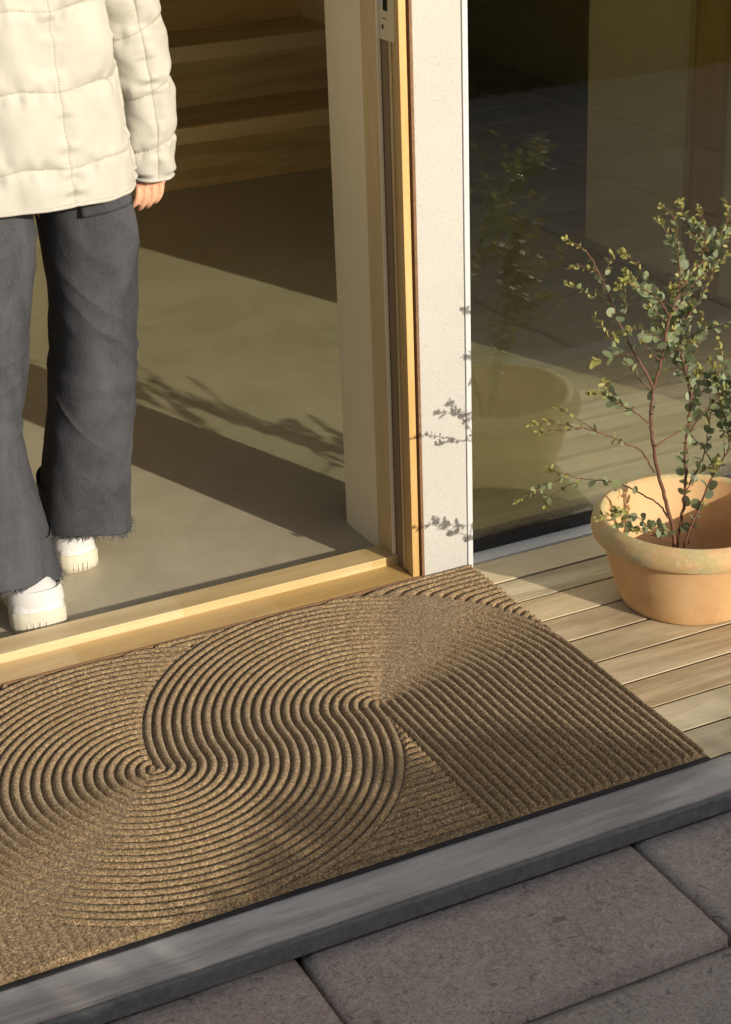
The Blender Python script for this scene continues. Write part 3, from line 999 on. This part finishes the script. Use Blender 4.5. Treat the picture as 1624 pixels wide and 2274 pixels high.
leafm = [leaf_mesh('leaf', 12, 0.95, 0.15, 0.10), leaf_mesh('leaf', 12, 0.85, 0.3, 0.22), leaf_mesh('leaf', 12, 1.02, -0.1, 0.05)]
for m in leafm: m.materials.append(M['leaf'])
tipm = leaf_mesh('tip', 6, 0.6, 0.3, 0.35)
tipV = np.array([v.co[:] for v in tipm.vertices]); tipF = np.array([list(p.vertices) for p in tipm.polygons])
lr = np.random.default_rng(11)
leaves, tips = [], []
for bi, (P, r0, r1, l0, l1, sp, lf, nm) in enumerate(BR):
    n = len(P)
    rad = np.linspace(r0, r1, n) * (1.0 if nm == 'stem' else 0.8)
    V, F = tube(P, rad, 7)
    o = obj(nm, mixed_mesh(nm, V, F), M['stem'], pl)
    seg = np.linalg.norm(np.diff(P, axis=0), axis=1)
    cum = np.concatenate([[0], np.cumsum(seg)])
    Lt = cum[-1]
    s = Lt * lf
    k = 0
    phase = lr.uniform(0, 6)
    while s < Lt:
        u = s / Lt
        pos = np.array([np.interp(s, cum, P[:, i]) for i in range(3)])
        i0 = min(n - 2, int(np.searchsorted(cum, s)) - 1 if s > 0 else 0)
        T = P[max(i0, 0) + 1] - P[max(i0, 0)]; T /= np.linalg.norm(T) + 1e-9
        ref = np.cross(T, (0, 0, 1.0)); ref /= np.linalg.norm(ref) + 1e-9
        ref2 = np.cross(T, ref)
        size = l0 + (l1 - l0) * u
        for sd in (0, math.pi):
            if lr.random() < 0.14: continue
            an = phase + k * math.pi / 2 + sd + lr.normal(0, 0.3)
            out = math.cos(an) * ref + math.sin(an) * ref2
            dirx = out * 0.8 + T * (0.45 + 0.5 * u) + lr.normal(0, 0.22, 3); dirx /= np.linalg.norm(dirx)
            nrm = T * 0.8 + lr.normal(0, 0.55, 3); nrm -= dirx * (nrm @ dirx); nrm /= np.linalg.norm(nrm)
            yv = np.cross(nrm, dirx)
            sz_ = size * lr.uniform(0.65, 1.2)
            start = pos + out * 0.001
            tipd = u > 0.72 and nm == 'branch'
            (tips if (tipd or sz_ < 0.0058) else leaves).append((start, dirx, yv, nrm, sz_))
        s += 1.35 * sp * (1.0 - 0.4 * u) * lr.uniform(0.75, 1.25)
        k += 1
    # tuft at the tip
    T = P[-1] - P[-2]; T /= np.linalg.norm(T) + 1e-9
    for q_ in range(9):
        dirx = T + lr.normal(0, 0.55, 3); dirx /= np.linalg.norm(dirx)
        nrm = np.cross(dirx, lr.normal(size=3)); nrm /= np.linalg.norm(nrm)
        tips.append((P[-1] - T * lr.uniform(0, 0.02), dirx, np.cross(nrm, dirx), nrm, l1 * lr.uniform(0.5, 1.0)))


def visible_px(p):
    d = p - CAM
    z = d @ CC
    x = PW / 2 + FPX * (d @ CA) / z; y = PH / 2 - FPX * (d @ CB) / z
    return -40 < x < PW + 20 and -40 < y < PH + 40


leaves.sort(key=lambda L: (not visible_px(L[0]), -L[4]))
for i, (p, dx_, dy_, dn, sz_) in enumerate(leaves[:300]):
    o = bpy.data.objects.new('leaf', leafm[i % 3])
    scene.collection.objects.link(o)
    o.parent = pl
    o.matrix_parent_inverse = Matrix.Translation(-Vector((PCX, PCY, SZ)))
    o.matrix_basis = Matrix(((dx_[0] * sz_, dy_[0] * sz_, dn[0] * sz_, p[0]), (dx_[1] * sz_, dy_[1] * sz_, dn[1] * sz_, p[1]), (dx_[2] * sz_, dy_[2] * sz_, dn[2] * sz_, p[2]), (0, 0, 0, 1)))


def leaf_cloud(name, lst, mat):
    base = tipV if mat == 'tip' else np.array([v.co[:] for v in leafm[1].vertices])
    bf = tipF if mat == 'tip' else np.array([list(p.vertices) for p in leafm[1].polygons])
    Vs, Fs = [], []
    for i, (p, dx_, dy_, dn, sz_) in enumerate(lst):
        Vs.append(p + sz_ * (base[:, :1] * dx_ + base[:, 1:2] * dy_ + base[:, 2:] * dn))
        Fs.append(bf + i * len(base))
    o = obj(name, mesh_np(name, np.vstack(Vs), np.vstack(Fs), True), M[mat], pl)
    return tag(o, kind='stuff')


leaf_cloud('tip_leaves', tips, 'tip')
if len(leaves) > 300: leaf_cloud('small_leaves', leaves[300:], 'leaf')
print('LEAVES', len(leaves), 'TIPS', len(tips))

# ---------------------------------------------------------------- person
XC, YC = -0.79, 0.36
person = thing('person', (XC, 0.36, FZ), 'person in cream quilted jacket and charcoal wide trousers walking indoors', 'person')

# --- body (under the clothes, hands and head showing)
parts = []


def cap(pts, rad, n=14):
    parts.append(tube(resample(pts, max(6, 4 * len(pts))), resample(np.array(rad)[:, None] * np.ones((1, 3)), max(6, 4 * len(rad)))[:, 0], n))


cap([(XC, YC, 0.90), (XC, YC, 1.05), (XC, YC, 1.25), (XC, YC, 1.38), (XC, YC - 0.005, 1.43)], [0.105, 0.10, 0.11, 0.10, 0.06])
cap([(XC, YC - 0.005, 1.40), (XC, YC, 1.50), (XC, YC + 0.015, 1.56)], [0.055, 0.052, 0.055])
# head
cap([(XC, YC + 0.02, 1.52), (XC, YC + 0.025, 1.57), (XC, YC + 0.015, 1.63), (XC, YC + 0.008, 1.68), (XC, YC + 0.01, 1.705)], [0.055, 0.074, 0.082, 0.078, 0.05], 20)
cap([(XC, YC + 0.085, 1.635), (XC, YC + 0.105, 1.60), (XC, YC + 0.09, 1.588)], [0.010, 0.014, 0.012])
cap([(XC - 0.022, YC + 0.082, 1.558), (XC + 0.022, YC + 0.082, 1.558)], [0.009, 0.009])
for s in (-1, 1):
    cap([(XC + s * 0.078, YC + 0.01, 1.645), (XC + s * 0.088, YC, 1.625), (XC + s * 0.08, YC + 0.01, 1.59)], [0.012, 0.014, 0.009])
# legs
cap([(-0.70, 0.38, 0.90), (-0.66, 0.41, 0.60), (-0.69, 0.44, 0.45), (-0.72, 0.50, 0.10), (-0.735, 0.53, 0.065)], [0.085, 0.065, 0.05, 0.036, 0.04])
cap([(-0.88, 0.34, 0.90), (-0.91, 0.33, 0.60), (-0.95, 0.33, 0.45), (-0.925, 0.29, 0.12), (-0.92, 0.30, 0.065)], [0.085, 0.065, 0.05, 0.036, 0.04])
# arms
for s in (1, -1):
    def mx(x): return XC + s * (x - XC)
    cap([(XC + s * 0.05, YC, 1.38), (mx(-0.635), 0.37, 1.37), (mx(-0.56), 0.375, 1.28), (mx(-0.527), 0.38, 1.12), (mx(-0.515), 0.385, 1.0), (mx(-0.517), 0.388, 0.885)], [0.06, 0.04, 0.038, 0.035, 0.033, 0.025])
    # relaxed hand, fingers side by side, slightly curled
    fx = (-0.502, -0.5185, -0.535, -0.551)
    for k, x in enumerate(fx):
        cap([(mx(-0.517 + (x + 0.527) * 0.35), 0.388, 0.888), (mx(-0.521 + (x + 0.527) * 0.75), 0.386, 0.866), (mx(x), 0.384, 0.846)], [0.0125, 0.0115, 0.0098])
    for k, (x, L) in enumerate(zip(fx, (0.86, 1.0, 1.04, 0.92))):
        cap([(mx(x), 0.384, 0.848), (mx(x - 0.005), 0.379, 0.848 - 0.024 * L), (mx(x - 0.012), 0.383, 0.848 - 0.042 * L), (mx(x - 0.017), 0.394, 0.848 - 0.052 * L)],
            [0.0076, 0.0069, 0.0062, 0.0050], 10)
    cap([(mx(-0.535), 0.396, 0.878), (mx(-0.556), 0.404, 0.862), (mx(-0.567), 0.408, 0.845), (mx(-0.570), 0.406, 0.829)], [0.011, 0.0098, 0.0086, 0.0068], 10)
V, F = join(parts)
bo = obj('body', mixed_mesh('body', V, F), M['skin'], person)
rm = bo.modifiers.new('remesh', 'REMESH'); rm.mode = 'VOXEL'; rm.voxel_size = 0.0028; rm.use_smooth_shade = True
sm = bo.modifiers.new('smooth', 'SMOOTH'); sm.factor = 0.5; sm.iterations = 2
for s in (-1, 1):
    V, F = tube([(XC + s * 0.03, YC + 0.088, 1.624), (XC + s * 0.03, YC + 0.092, 1.624)], [0.011, 0.006], 12)
    obj('eye', mixed_mesh('eye', V, F), M['slot'], bo)
# hair: cap and nape
th = np.linspace(0, 2 * np.pi, 73)[:-1]
zz = np.linspace(0, 1, 30)
hv = []
for t in zz:
    ang = t * 2.1
    r = math.sin(min(ang, 1.75)) * 0.098 if t < 0.85 else 0.095 - 0.05 * (t - 0.85)
    z = 1.625 + 0.098 * math.cos(ang)
    for a in th:
        front = max(0.0, math.sin(a))
        zz_ = max(z, 1.66) if front > 0.35 else z
        st_ = 1 + 0.03 * math.sin(a * 23 + t * 3)
        hv.append((XC + r * math.cos(a) * 0.95 * st_, YC + 0.008 + r * math.sin(a) * 1.02 * st_, zz_))
obj('hair', mesh_np('hair', np.array(hv), grid_faces(30, 72, True), True), M['hair'], person)

# --- jacket
def puff_profile(u, v):
    """quilted puff: 0 on the stitch lines, 1 in the middle"""
    fu = np.abs(np.sin(np.pi * u)); fv = np.abs(np.sin(np.pi * v))
    return (fu ** 0.38) * (fv ** 0.38)


def seamdist(u, period):
    f = u - np.floor(u)
    return np.minimum(f, 1 - f) * period


nz, nf = 330, 620
zlin = np.linspace(0, 1, nz)
phi = np.arange(nf) * 2 * np.pi / nf
zk = [0.815, 0.85, 0.90, 0.95, 1.06, 1.15, 1.22, 1.30, 1.37, 1.42, 1.455, 1.48]
ak = [0.202, 0.206, 0.209, 0.205, 0.192, 0.186, 0.178, 0.178, 0.172, 0.145, 0.100, 0.068]
bk = [0.150, 0.150, 0.149, 0.146, 0.140, 0.138, 0.136, 0.134, 0.122, 0.098, 0.074, 0.066]
Z = (0.874 + (1.48 - 0.874) * zlin)[:, None] * np.ones((1, nf))
PHI = phi[None, :] * np.ones((nz, 1))
side = np.abs(np.cos(PHI)) ** 9
rise = 0.016 * side * np.clip(1 - (Z - 0.874) / 0.16, 0, 1)
Zr = Z + rise
a_ = np.interp(Z, zk, ak); b_ = np.interp(Z, zk, bk)
ex = 2 / 2.5
cx_ = np.sign(np.cos(PHI)) * np.abs(np.cos(PHI)) ** ex * a_
sy_ = np.sign(np.sin(PHI)) * np.abs(np.sin(PHI)) ** ex * b_
# horizontal coordinate measured along the girth from the back seam
S = np.cumsum(np.hypot(np.diff(cx_, axis=1, append=cx_[:, :1]), np.diff(sy_, axis=1, append=sy_[:, :1])), axis=1)
kb = np.argmin(np.abs(phi - 1.5 * np.pi))
Sref = 0.79 + 0.0
S = (S - S[:, kb:kb + 1]) * (1.0 / (a_ / 0.205))
u = (S - 0.050) / 0.172
zl = [0.66, 0.80, 0.945, 1.088, 1.234, 1.375, 1.50, 1.64]
sag = 0.026 * side - 0.004 * np.cos(2 * np.pi * u)
v = np.interp(Zr - sag, zl, np.arange(len(zl)) + 0.0)
pf = puff_profile(u, v)
# the lower edge closes to a bound hem
pf = pf * np.ones_like(pf)
du = seamdist(u, 0.172); dv = seamdist(v, 0.144)
puck = np.exp(-(du / 0.020) ** 2) * vnoise(Zr * 62, np.floor(u + 0.5) * 7.3 + u * 3, 31) + np.exp(-(dv / 0.024) ** 2) * vnoise(S * 55, np.floor(v + 0.5) * 5.1 + v * 3, 32)
fold = 0.021 * vnoise(S * 9 + Zr * 3, Zr * 3.5, 33) + 0.011 * vnoise(S * 24 + Zr * 5, Zr * 8, 34)
disp = 0.0120 * pf + 0.004 * vnoise(S * 42, Zr * 11, 36) * pf + 0.017 * puck * (0.3 + pf) + fold * pf + 0.004 * vnoise(S * 6, Zr * 6, 35)
edge_d = np.clip((Zr - 0.82) / 0.012, 0, 1)
nlen = np.hypot(np.cos(PHI) / a_, np.sin(PHI) / b_)
nx_, ny_ = np.cos(PHI) / a_ / nlen, np.sin(PHI) / b_ / nlen
lean = 0.0
Vx = XC + cx_ + nx_ * disp
Vy = YC + sy_ + ny_ * disp
stitch = np.maximum(np.exp(-(du / 0.0022) ** 2), np.exp(-(dv / 0.0022) ** 2))
dash = (np.sin(Zr * 1100) * np.exp(-(du / 0.003) ** 2) + np.sin(S * 1100) * np.exp(-(dv / 0.003) ** 2)) > -0.4
V = np.stack([Vx, Vy, Zr], -1).reshape(-1, 3)
# turned-in hem
inner = [np.stack([XC + cx_[0] * f + nx_[0] * disp[0], YC + sy_[0] * f + ny_[0] * disp[0], Zr[0] + dz], -1) for f, dz in ((0.94, 0.03), (0.955, 0.008), (0.975, -0.001))]
V = np.vstack([np.concatenate(inner), V])
F = grid_faces(nz + 3, nf, True)
jk = obj('jacket', mesh_np('jacket', V, F, True, attr={'stitch': np.concatenate([np.zeros(3 * nf), (stitch * (0.35 + 0.65 * dash)).ravel()])}), M['jacket'], person)
hp = np.stack([Vx[0], Vy[0], Zr[0] - 0.001], -1)
hp = np.vstack([hp, hp[:1]])
V, F = tube(hp[::4], 0.0042, 8, False)
m = mesh_np('hem_binding', V, F, True, attr={'stitch': np.zeros(len(V))})
obj('hem_binding', m, M['jacket'], jk)

# sleeves
for s in (1, -1):
    cl = resample([(-0.715, 0.362, 1.405), (-0.640, 0.364, 1.388), (-0.583, 0.366, 1.32), (-0.548, 0.368, 1.22), (-0.530, 0.372, 1.10), (-0.517, 0.378, 0.99), (-0.517, 0.388, 0.862)], 300)
    cl[:, 0] = XC + s * (cl[:, 0] - XC)
    nzS, nfS = 300, 220
    tS = np.linspace(0, 1, nzS)
    rS = np.interp(tS, [0, 0.16, 0.33, 0.5, 0.67, 0.84, 0.97, 1.0], [0.034, 0.055, 0.060, 0.053, 0.051, 0.044, 0.038, 0.037])
    T = np.gradient(cl, axis=0); T /= np.linalg.norm(T, axis=1)[:, None]
    U0 = np.array([1.0, 0, 0]); U = U0 - T * (T @ U0)[:, None]; U /= np.linalg.norm(U, axis=1)[:, None]
    W = np.cross(T, U)
    ph_ = np.arange(nfS) * 2 * np.pi / nfS
    PHS = ph_[None, :] * np.ones((nzS, 1)); TT = tS[:, None] * np.ones((1, nfS))
    Lz = 0.60 * TT
    zz_ = cl[:, 2][:, None] * np.ones((1, nfS))
    # rings at given heights, swept upward on the outer side
    zr = [0.80, 0.835, 0.933, 1.045, 1.165, 1.29, 1.41, 1.55]
    tilt = 0.016 * np.cos(PHS) * s
    vS = np.interp(zz_ - tilt, zr, np.arange(len(zr)) + 0.0)
    # one seam down the back of the arm, one opposite
    dirv = np.cos(PHS)[..., None] * U[:, None, :] + np.sin(PHS)[..., None] * W[:, None, :]
    backness = np.arctan2(dirv[..., 1], dirv[..., 0] * s)          # angle in plan
    uS = (backness + 1.62) / np.pi
    pfS = puff_profile(uS, vS)
    duS = seamdist(uS, np.pi * 0.05); dvS = seamdist(vS, 0.115)
    arc = backness * 0.05
    pk = np.exp(-(duS / 0.016) ** 2) * vnoise(zz_ * 85, np.floor(uS + 0.5) * 3.3 + uS * 2, 41 + s) + np.exp(-(dvS / 0.022) ** 2) * vnoise(arc * 60, np.floor(vS + 0.5) * 4.7 + vS * 3, 43 + s)
    fd = 0.010 * vnoise(arc * 12 + zz_ * 6, zz_ * 20 + arc * 12, 45 + s) + 0.006 * vnoise(arc * 25, zz_ * 44 + arc * 20, 46 + s)
    dS = 0.0105 * pfS + 0.016 * pk * (0.3 + pfS) + fd * pfS
    dS *= np.clip((1 - TT) / 0.02, 0.35, 1)
    VS = cl[:, None, :] + dirv * (rS[:, None] + dS)[..., None]
    last = VS[-1]
    inn = [cl[-1] + (last - cl[-1]) * f + np.array([0, 0, dz]) for f, dz in ((0.97, -0.002), (0.88, 0.0), (0.82, 0.02), (0.75, 0.05))]
    VV = np.vstack([VS.reshape(-1, 3)] + inn)
    stS = np.maximum(np.exp(-(duS / 0.0022) ** 2), np.exp(-(dvS / 0.0020) ** 2))
    slv = obj('sleeve', mesh_np('sleeve', VV, grid_faces(nzS + 4, nfS, True), True, attr={'stitch': np.concatenate([stS.ravel() * 0.8, np.zeros(4 * nfS)])}), M['jacket'], jk)
    cp = np.vstack([last, last[:1]])[::4]
    cp = np.vstack([cp, cp[:1]])
    V, F = tube(cp, 0.0036, 8, False)
    obj('cuff_binding', mesh_np('cuff_binding', V, F, True, attr={'stitch': np.zeros(len(V))}), M['jacket'], slv)


def reparent_sub(o):
    pass


# --- trousers
def leg_mesh(zc, xc, yc, hw_, hd, hem, seed, knee):
    nzL, nfL = 330, 300
    t = np.linspace(0, 1, nzL)
    zt, zb = 0.95, 0.08
    z = zt + (zb - zt) * t
    zi = np.array(zc)[::-1]
    f = lambda a: np.interp(z, zi, np.array(a)[::-1])
    def smooth(a):
        k = np.ones(25) / 25
        return np.convolve(np.pad(a, 12, mode='edge'), k, 'valid')
    X, Y, HW, HD = smooth(f(xc)), smooth(f(yc)), smooth(f(hw_)), smooth(f(hd))
    p = np.arange(nfL) * 2 * np.pi / nfL
    Pp = p[None, :] * np.ones((nzL, 1)); Zz = z[:, None] * np.ones((1, nfL))
    e = 2 / 2.35
    cxx = np.sign(np.cos(Pp)) * np.abs(np.cos(Pp)) ** e * HW[:, None]
    syy = np.sign(np.sin(Pp)) * np.abs(np.sin(Pp)) ** e * HD[:, None]
    arc = Pp * 0.105
    # cyclic noise: blend over the inner seam
    wgt = np.minimum(1, np.minimum(Pp, 2 * np.pi - Pp) * 3 + 0.15)
    kz = np.exp(-((Zz - knee) / 0.14) ** 2)
    diag = Zz * 1.0 + 0.55 * arc * np.where(seed % 2 == 0, 1, -1)
    dsp = 0.010 * vnoise(arc * 7 + seed, Zz * 4.5, seed) + 0.006 * vnoise(arc * 9, diag * 11, seed + 1) * (0.45 + kz)
    rid = 1 - np.abs(2 * vnoise(arc * 5 + Zz * 2, diag * 15 + arc * 4, seed + 2))
    dsp += 0.0045 * (rid ** 4) * (0.3 + 0.9 * kz + 0.8 * np.exp(-((Zz - 0.76) / 0.08) ** 2))
    dsp += 0.009 * vnoise(arc * 16 + seed * 3, Zz * 1.6, seed + 3) * np.clip((0.45 - Zz) / 0.35, 0, 1)
    dsp += 0.0045 * vnoise(arc * 5 + Zz * 3, Zz * 30 + arc * 3, seed + 7) * (0.25 + kz)
    dsp *= wgt
    nn = np.stack([np.cos(Pp), np.sin(Pp)], -1)
    Vx_ = X[:, None] + cxx + nn[..., 0] * dsp
    Vy_ = Y[:, None] + syy + nn[..., 1] * dsp
    # uneven hem
    hemz = hem(p)
    Zf = np.where(Zz < 0.30, 0.30 + (Zz - 0.30) * ((0.30 - hemz) / (0.30 - zb))[None, :], Zz)
    Vv = np.stack([Vx_, Vy_, Zf], -1)
    inn = [np.stack([X[-1] + (Vx_[-1] - X[-1]) * q_, Y[-1] + (Vy_[-1] - Y[-1]) * q_, Zf[-1] + dz], -1) for q_, dz in ((0.97, 0.002), (0.93, 0.04), (0.9, 0.10))]
    return np.vstack([Vv.reshape(-1, 3)] + inn), grid_faces(nzL + 3, nfL, True), Vv[-1]


rl = leg_mesh([0.95, 0.80, 0.65, 0.455, 0.25, 0.08], [-0.700, -0.668, -0.664, -0.676, -0.700, -0.714], [0.36, 0.37, 0.395, 0.42, 0.465, 0.50], [0.085, 0.090, 0.090, 0.088, 0.093, 0.098], [0.110, 0.120, 0.110, 0.105, 0.105, 0.112],
              lambda p: 0.078 + 0.022 * (1 - np.cos(p)) / 2 - 0.012 * np.sin(p) * 0 + 0.006 * np.sin(3 * p + 1), 52, 0.47)
ll = leg_mesh([0.95, 0.80, 0.65, 0.50, 0.42, 0.30, 0.08], [-0.878, -0.890, -0.922, -0.945, -0.965, -0.955, -0.932], [0.35, 0.345, 0.335, 0.335, 0.335, 0.32, 0.305], [0.080, 0.096, 0.097, 0.095, 0.094, 0.096, 0.104], [0.100, 0.112, 0.108, 0.104, 0.104, 0.104, 0.112],
              lambda p: 0.110 - 0.018 * (1 + np.cos(p)) / 2 + 0.006 * np.sin(3 * p), 61, 0.43)
# seat
nzP, nfP = 60, 160
tz = np.linspace(0, 1, nzP)
pp = np.arange(nfP) * 2 * np.pi / nfP
sv = []
for t in tz:
    z = 1.05 - 0.175 * t
    w_ = 0.178 + 0.018 * math.sin(t * math.pi * 0.6); d_ = 0.122 + 0.010 * math.sin(t * math.pi)
    if t > 0.8: w_ *= 1 - 0.45 * ((t - 0.8) / 0.2) ** 2; d_ *= 1 - 0.3 * ((t - 0.8) / 0.2) ** 2
    e = 0.8
    for p in pp:
        sv.append((XC + np.sign(math.cos(p)) * abs(math.cos(p)) ** e * w_, 0.357 + np.sign(math.sin(p)) * abs(math.sin(p)) ** e * d_, z))
V, F = join([(rl[0], rl[1]), (ll[0], ll[1]), (np.array(sv), grid_faces(nzP, nfP, True))])
tr = obj('trousers', mesh_np('trousers', V, F, True), M['denim'], person)
# back pocket and seam under the jacket hem
pv = []
for i in range(14):
    for j in range(6):
        x = -0.715 + 0.105 * i / 13
        z = 0.835 + 0.035 * j / 5
        f = abs((x + 0.669) / 0.092)
        y = 0.37 - 0.1205 * max(0.0, 1 - f ** 2.35) ** (1 / 2.35) - 0.0085
        pv.append((x, y, z + 0.010 * (i / 13)))
po = obj('back_pocket', mesh_np('back_pocket', np.array(pv), grid_faces(14, 6), True), M['denim'], tr)
sd_ = po.modifiers.new('thick', 'SOLIDIFY'); sd_.thickness = 0.004
# frayed threads along both hems
fr_ = np.random.default_rng(17)
Vs, Fs, c = [], [], 0
for ring in (rl[2], ll[2]):
    n = len(ring)
    for k in range(620):
        i = fr_.random() * n
        a0 = ring[int(i) % n]; a1 = ring[(int(i) + 1) % n]
        p0 = a0 + (a1 - a0) * (i - int(i))
        d_ = np.array([fr_.normal(0, 0.6), fr_.normal(0, 0.6), -abs(fr_.normal(0.7, 0.5))]); d_ /= np.linalg.norm(d_)
        L = abs(fr_.normal(0.008, 0.004)) + 0.003
        w = np.cross(d_, fr_.normal(size=3)); w /= np.linalg.norm(w); w *= 0.0009
        mid = p0 + d_ * L * 0.5 + fr_.normal(0, 0.002, 3)
        end = p0 + d_ * L + fr_.normal(0, 0.003, 3)
        end[2] = max(end[2], FZ + 0.002)
        Vs += [p0 - w, p0 + w, mid + w, mid - w, end + w * 0.5, end - w * 0.5]
        Fs += [[c, c + 1, c + 2, c + 3], [c + 3, c + 2, c + 4, c + 5]]
        c += 6
tag(obj('frayed_hem', mesh_np('frayed_hem', np.array(Vs), np.array(Fs), False), M['fray'], tr), kind='stuff')


# --- shoes
def outline(t):
    """half widths (inner, outer) of the sole at t = 0 heel .. 1 toe"""
    tt = [0, 0.02, 0.06, 0.15, 0.3, 0.45, 0.62, 0.75, 0.88, 0.96, 1.0]
    wo = [0.012, 0.026, 0.036, 0.041, 0.039, 0.040, 0.048, 0.050, 0.042, 0.024, 0.004]
    wi_ = [0.012, 0.026, 0.036, 0.040, 0.035, 0.035, 0.045, 0.048, 0.039, 0.022, 0.004]
    return np.interp(t, tt, wi_), np.interp(t, tt, wo)


def shoe(loc, yaw, mirror):
    L = 0.275
    me = []
    # sole ring outline, counter-clockwise
    ts = 0.5 - 0.5 * np.cos(np.linspace(0, np.pi, 46))
    wi_, wo = outline(ts)
    pts = [(w, t * L) for w, t in zip(wo, ts)] + [(-w, t * L) for w, t in zip(wi_[::-1], ts[::-1])]
    P2 = np.array(pts)
    cen = np.array([0, 0.135])
    lay = []
    for z, f, back in ((0.0, 0.93, 0.006), (0.003, 0.985, 0.002), (0.016, 1.0, 0.0), (0.030, 1.0, -0.001), (0.0335, 0.985, 0), (0.034, 0.93, 0)):
        q2 = cen + (P2 - cen) * np.array([f, 0.5 + 0.5 * f])
        spring = 0.012 * np.clip((q2[:, 1] - 0.21) / 0.065, 0, 1) ** 2
        heel = np.clip(1 - q2[:, 1] / 0.05, 0, 1)
        lay.append(np.stack([q2[:, 0] * (1 + 0.04 * heel), q2[:, 1] + back * heel, z + spring + 0.010 * heel * (z > 0.02)], -1))
    n = len(P2)
    Vs = np.concatenate(lay)
    Fs = grid_faces(len(lay), n, True)
    c0 = len(Vs)
    Vs = np.vstack([Vs, [[0, 0.135, 0.0], [0, 0.135, 0.034]]])
    i = np.arange(n); j = (i + 1) % n
    Fs = np.vstack([Fs, np.stack([i * 0 + c0, j, i, i], -1), np.stack([i * 0 + c0 + 1, (len(lay) - 1) * n + i, (len(lay) - 1) * n + j, (len(lay) - 1) * n + j], -1)])
    sole = (Vs, Fs)
    # upper: stacked sections from the sole to the collar
    up = []
    hs = [(0.030, 0.97, 0.0, L), (0.042, 0.955, 0.003, L - 0.006), (0.055, 0.90, 0.005, L - 0.022), (0.068, 0.83, 0.006, L - 0.055), (0.078, 0.66, 0.018, L - 0.105), (0.086, 0.52, 0.032, L - 0.135), (0.092, 0.42, 0.045, L - 0.150), (0.095, 0.38, 0.050, L - 0.155), (0.090, 0.34, 0.055, L - 0.160)]
    for z, f, y0, y1 in hs:
        tt = P2[:, 1] / L
        yy = y0 + tt * (y1 - y0)
        up.append(np.stack([P2[:, 0] * f, yy, z + 0.012 * np.clip((yy - 0.21) / 0.065, 0, 1) ** 2 + 0.008 * np.clip(1 - yy / 0.05, 0, 1) * (z < 0.05)], -1))
    upper = (np.concatenate(up), grid_faces(len(up), n, True))
    # heel counter panel
    ct = []
    for z, g in ((0.040, 1.0), (0.055, 0.985), (0.068, 0.93)):
        row = []
        for k in range(25):
            a = -1.9 + 3.8 * k / 24
            row.append((math.sin(a) * 0.0405 * g * 0.97, 0.044 - math.cos(a) * 0.0425 * g, z + 0.006 + 0.004 * math.cos(a)))
        ct.append(row)
    counter = (np.array(ct).reshape(-1, 3), grid_faces(3, 25))
    # heel ridges
    rd = []
    for k in range(9):
        a = -0.9 + 1.8 * k / 8
        x, y = math.sin(a) * 0.0405, 0.040 - math.cos(a) * 0.0415
        V, F = tube([(x * 0.93, y + 0.006, 0.003), (x, y, 0.010), (x, y - 0.0005, 0.024)], [0.0017, 0.0019, 0.0015], 6)
        rd.append((V, F))
    ridges = join(rd)
    root = bpy.data.objects.new('shoe', mixed_mesh('upper', *upper))
    root.data.materials.append(M['shoe'])
    root.location = loc
    root.rotation_euler = (0, 0, yaw)
    root.scale = (-1.46 if mirror else 1.16, 1.14, 1.08 if not mirror else 1.25)
    scene.collection.objects.link(root)
    root.parent = person
    root.matrix_parent_inverse = Matrix.Translation(-Vector(PB[person.name]['base']))
    for nm, (V, F), mk in (('sole', sole, 'sole'), ('heel_counter', counter, 'shoe'), ('tread_ridges', ridges, 'sole')):
        o = bpy.data.objects.new(nm, mixed_mesh(nm, V, F))
        o.data.materials.append(M[mk])
        scene.collection.objects.link(o)
        o.parent = root
    return root


shoe((-0.750, 0.402, FZ), R(4), False)
shoe((-0.915, 0.168, FZ), R(-10), True)
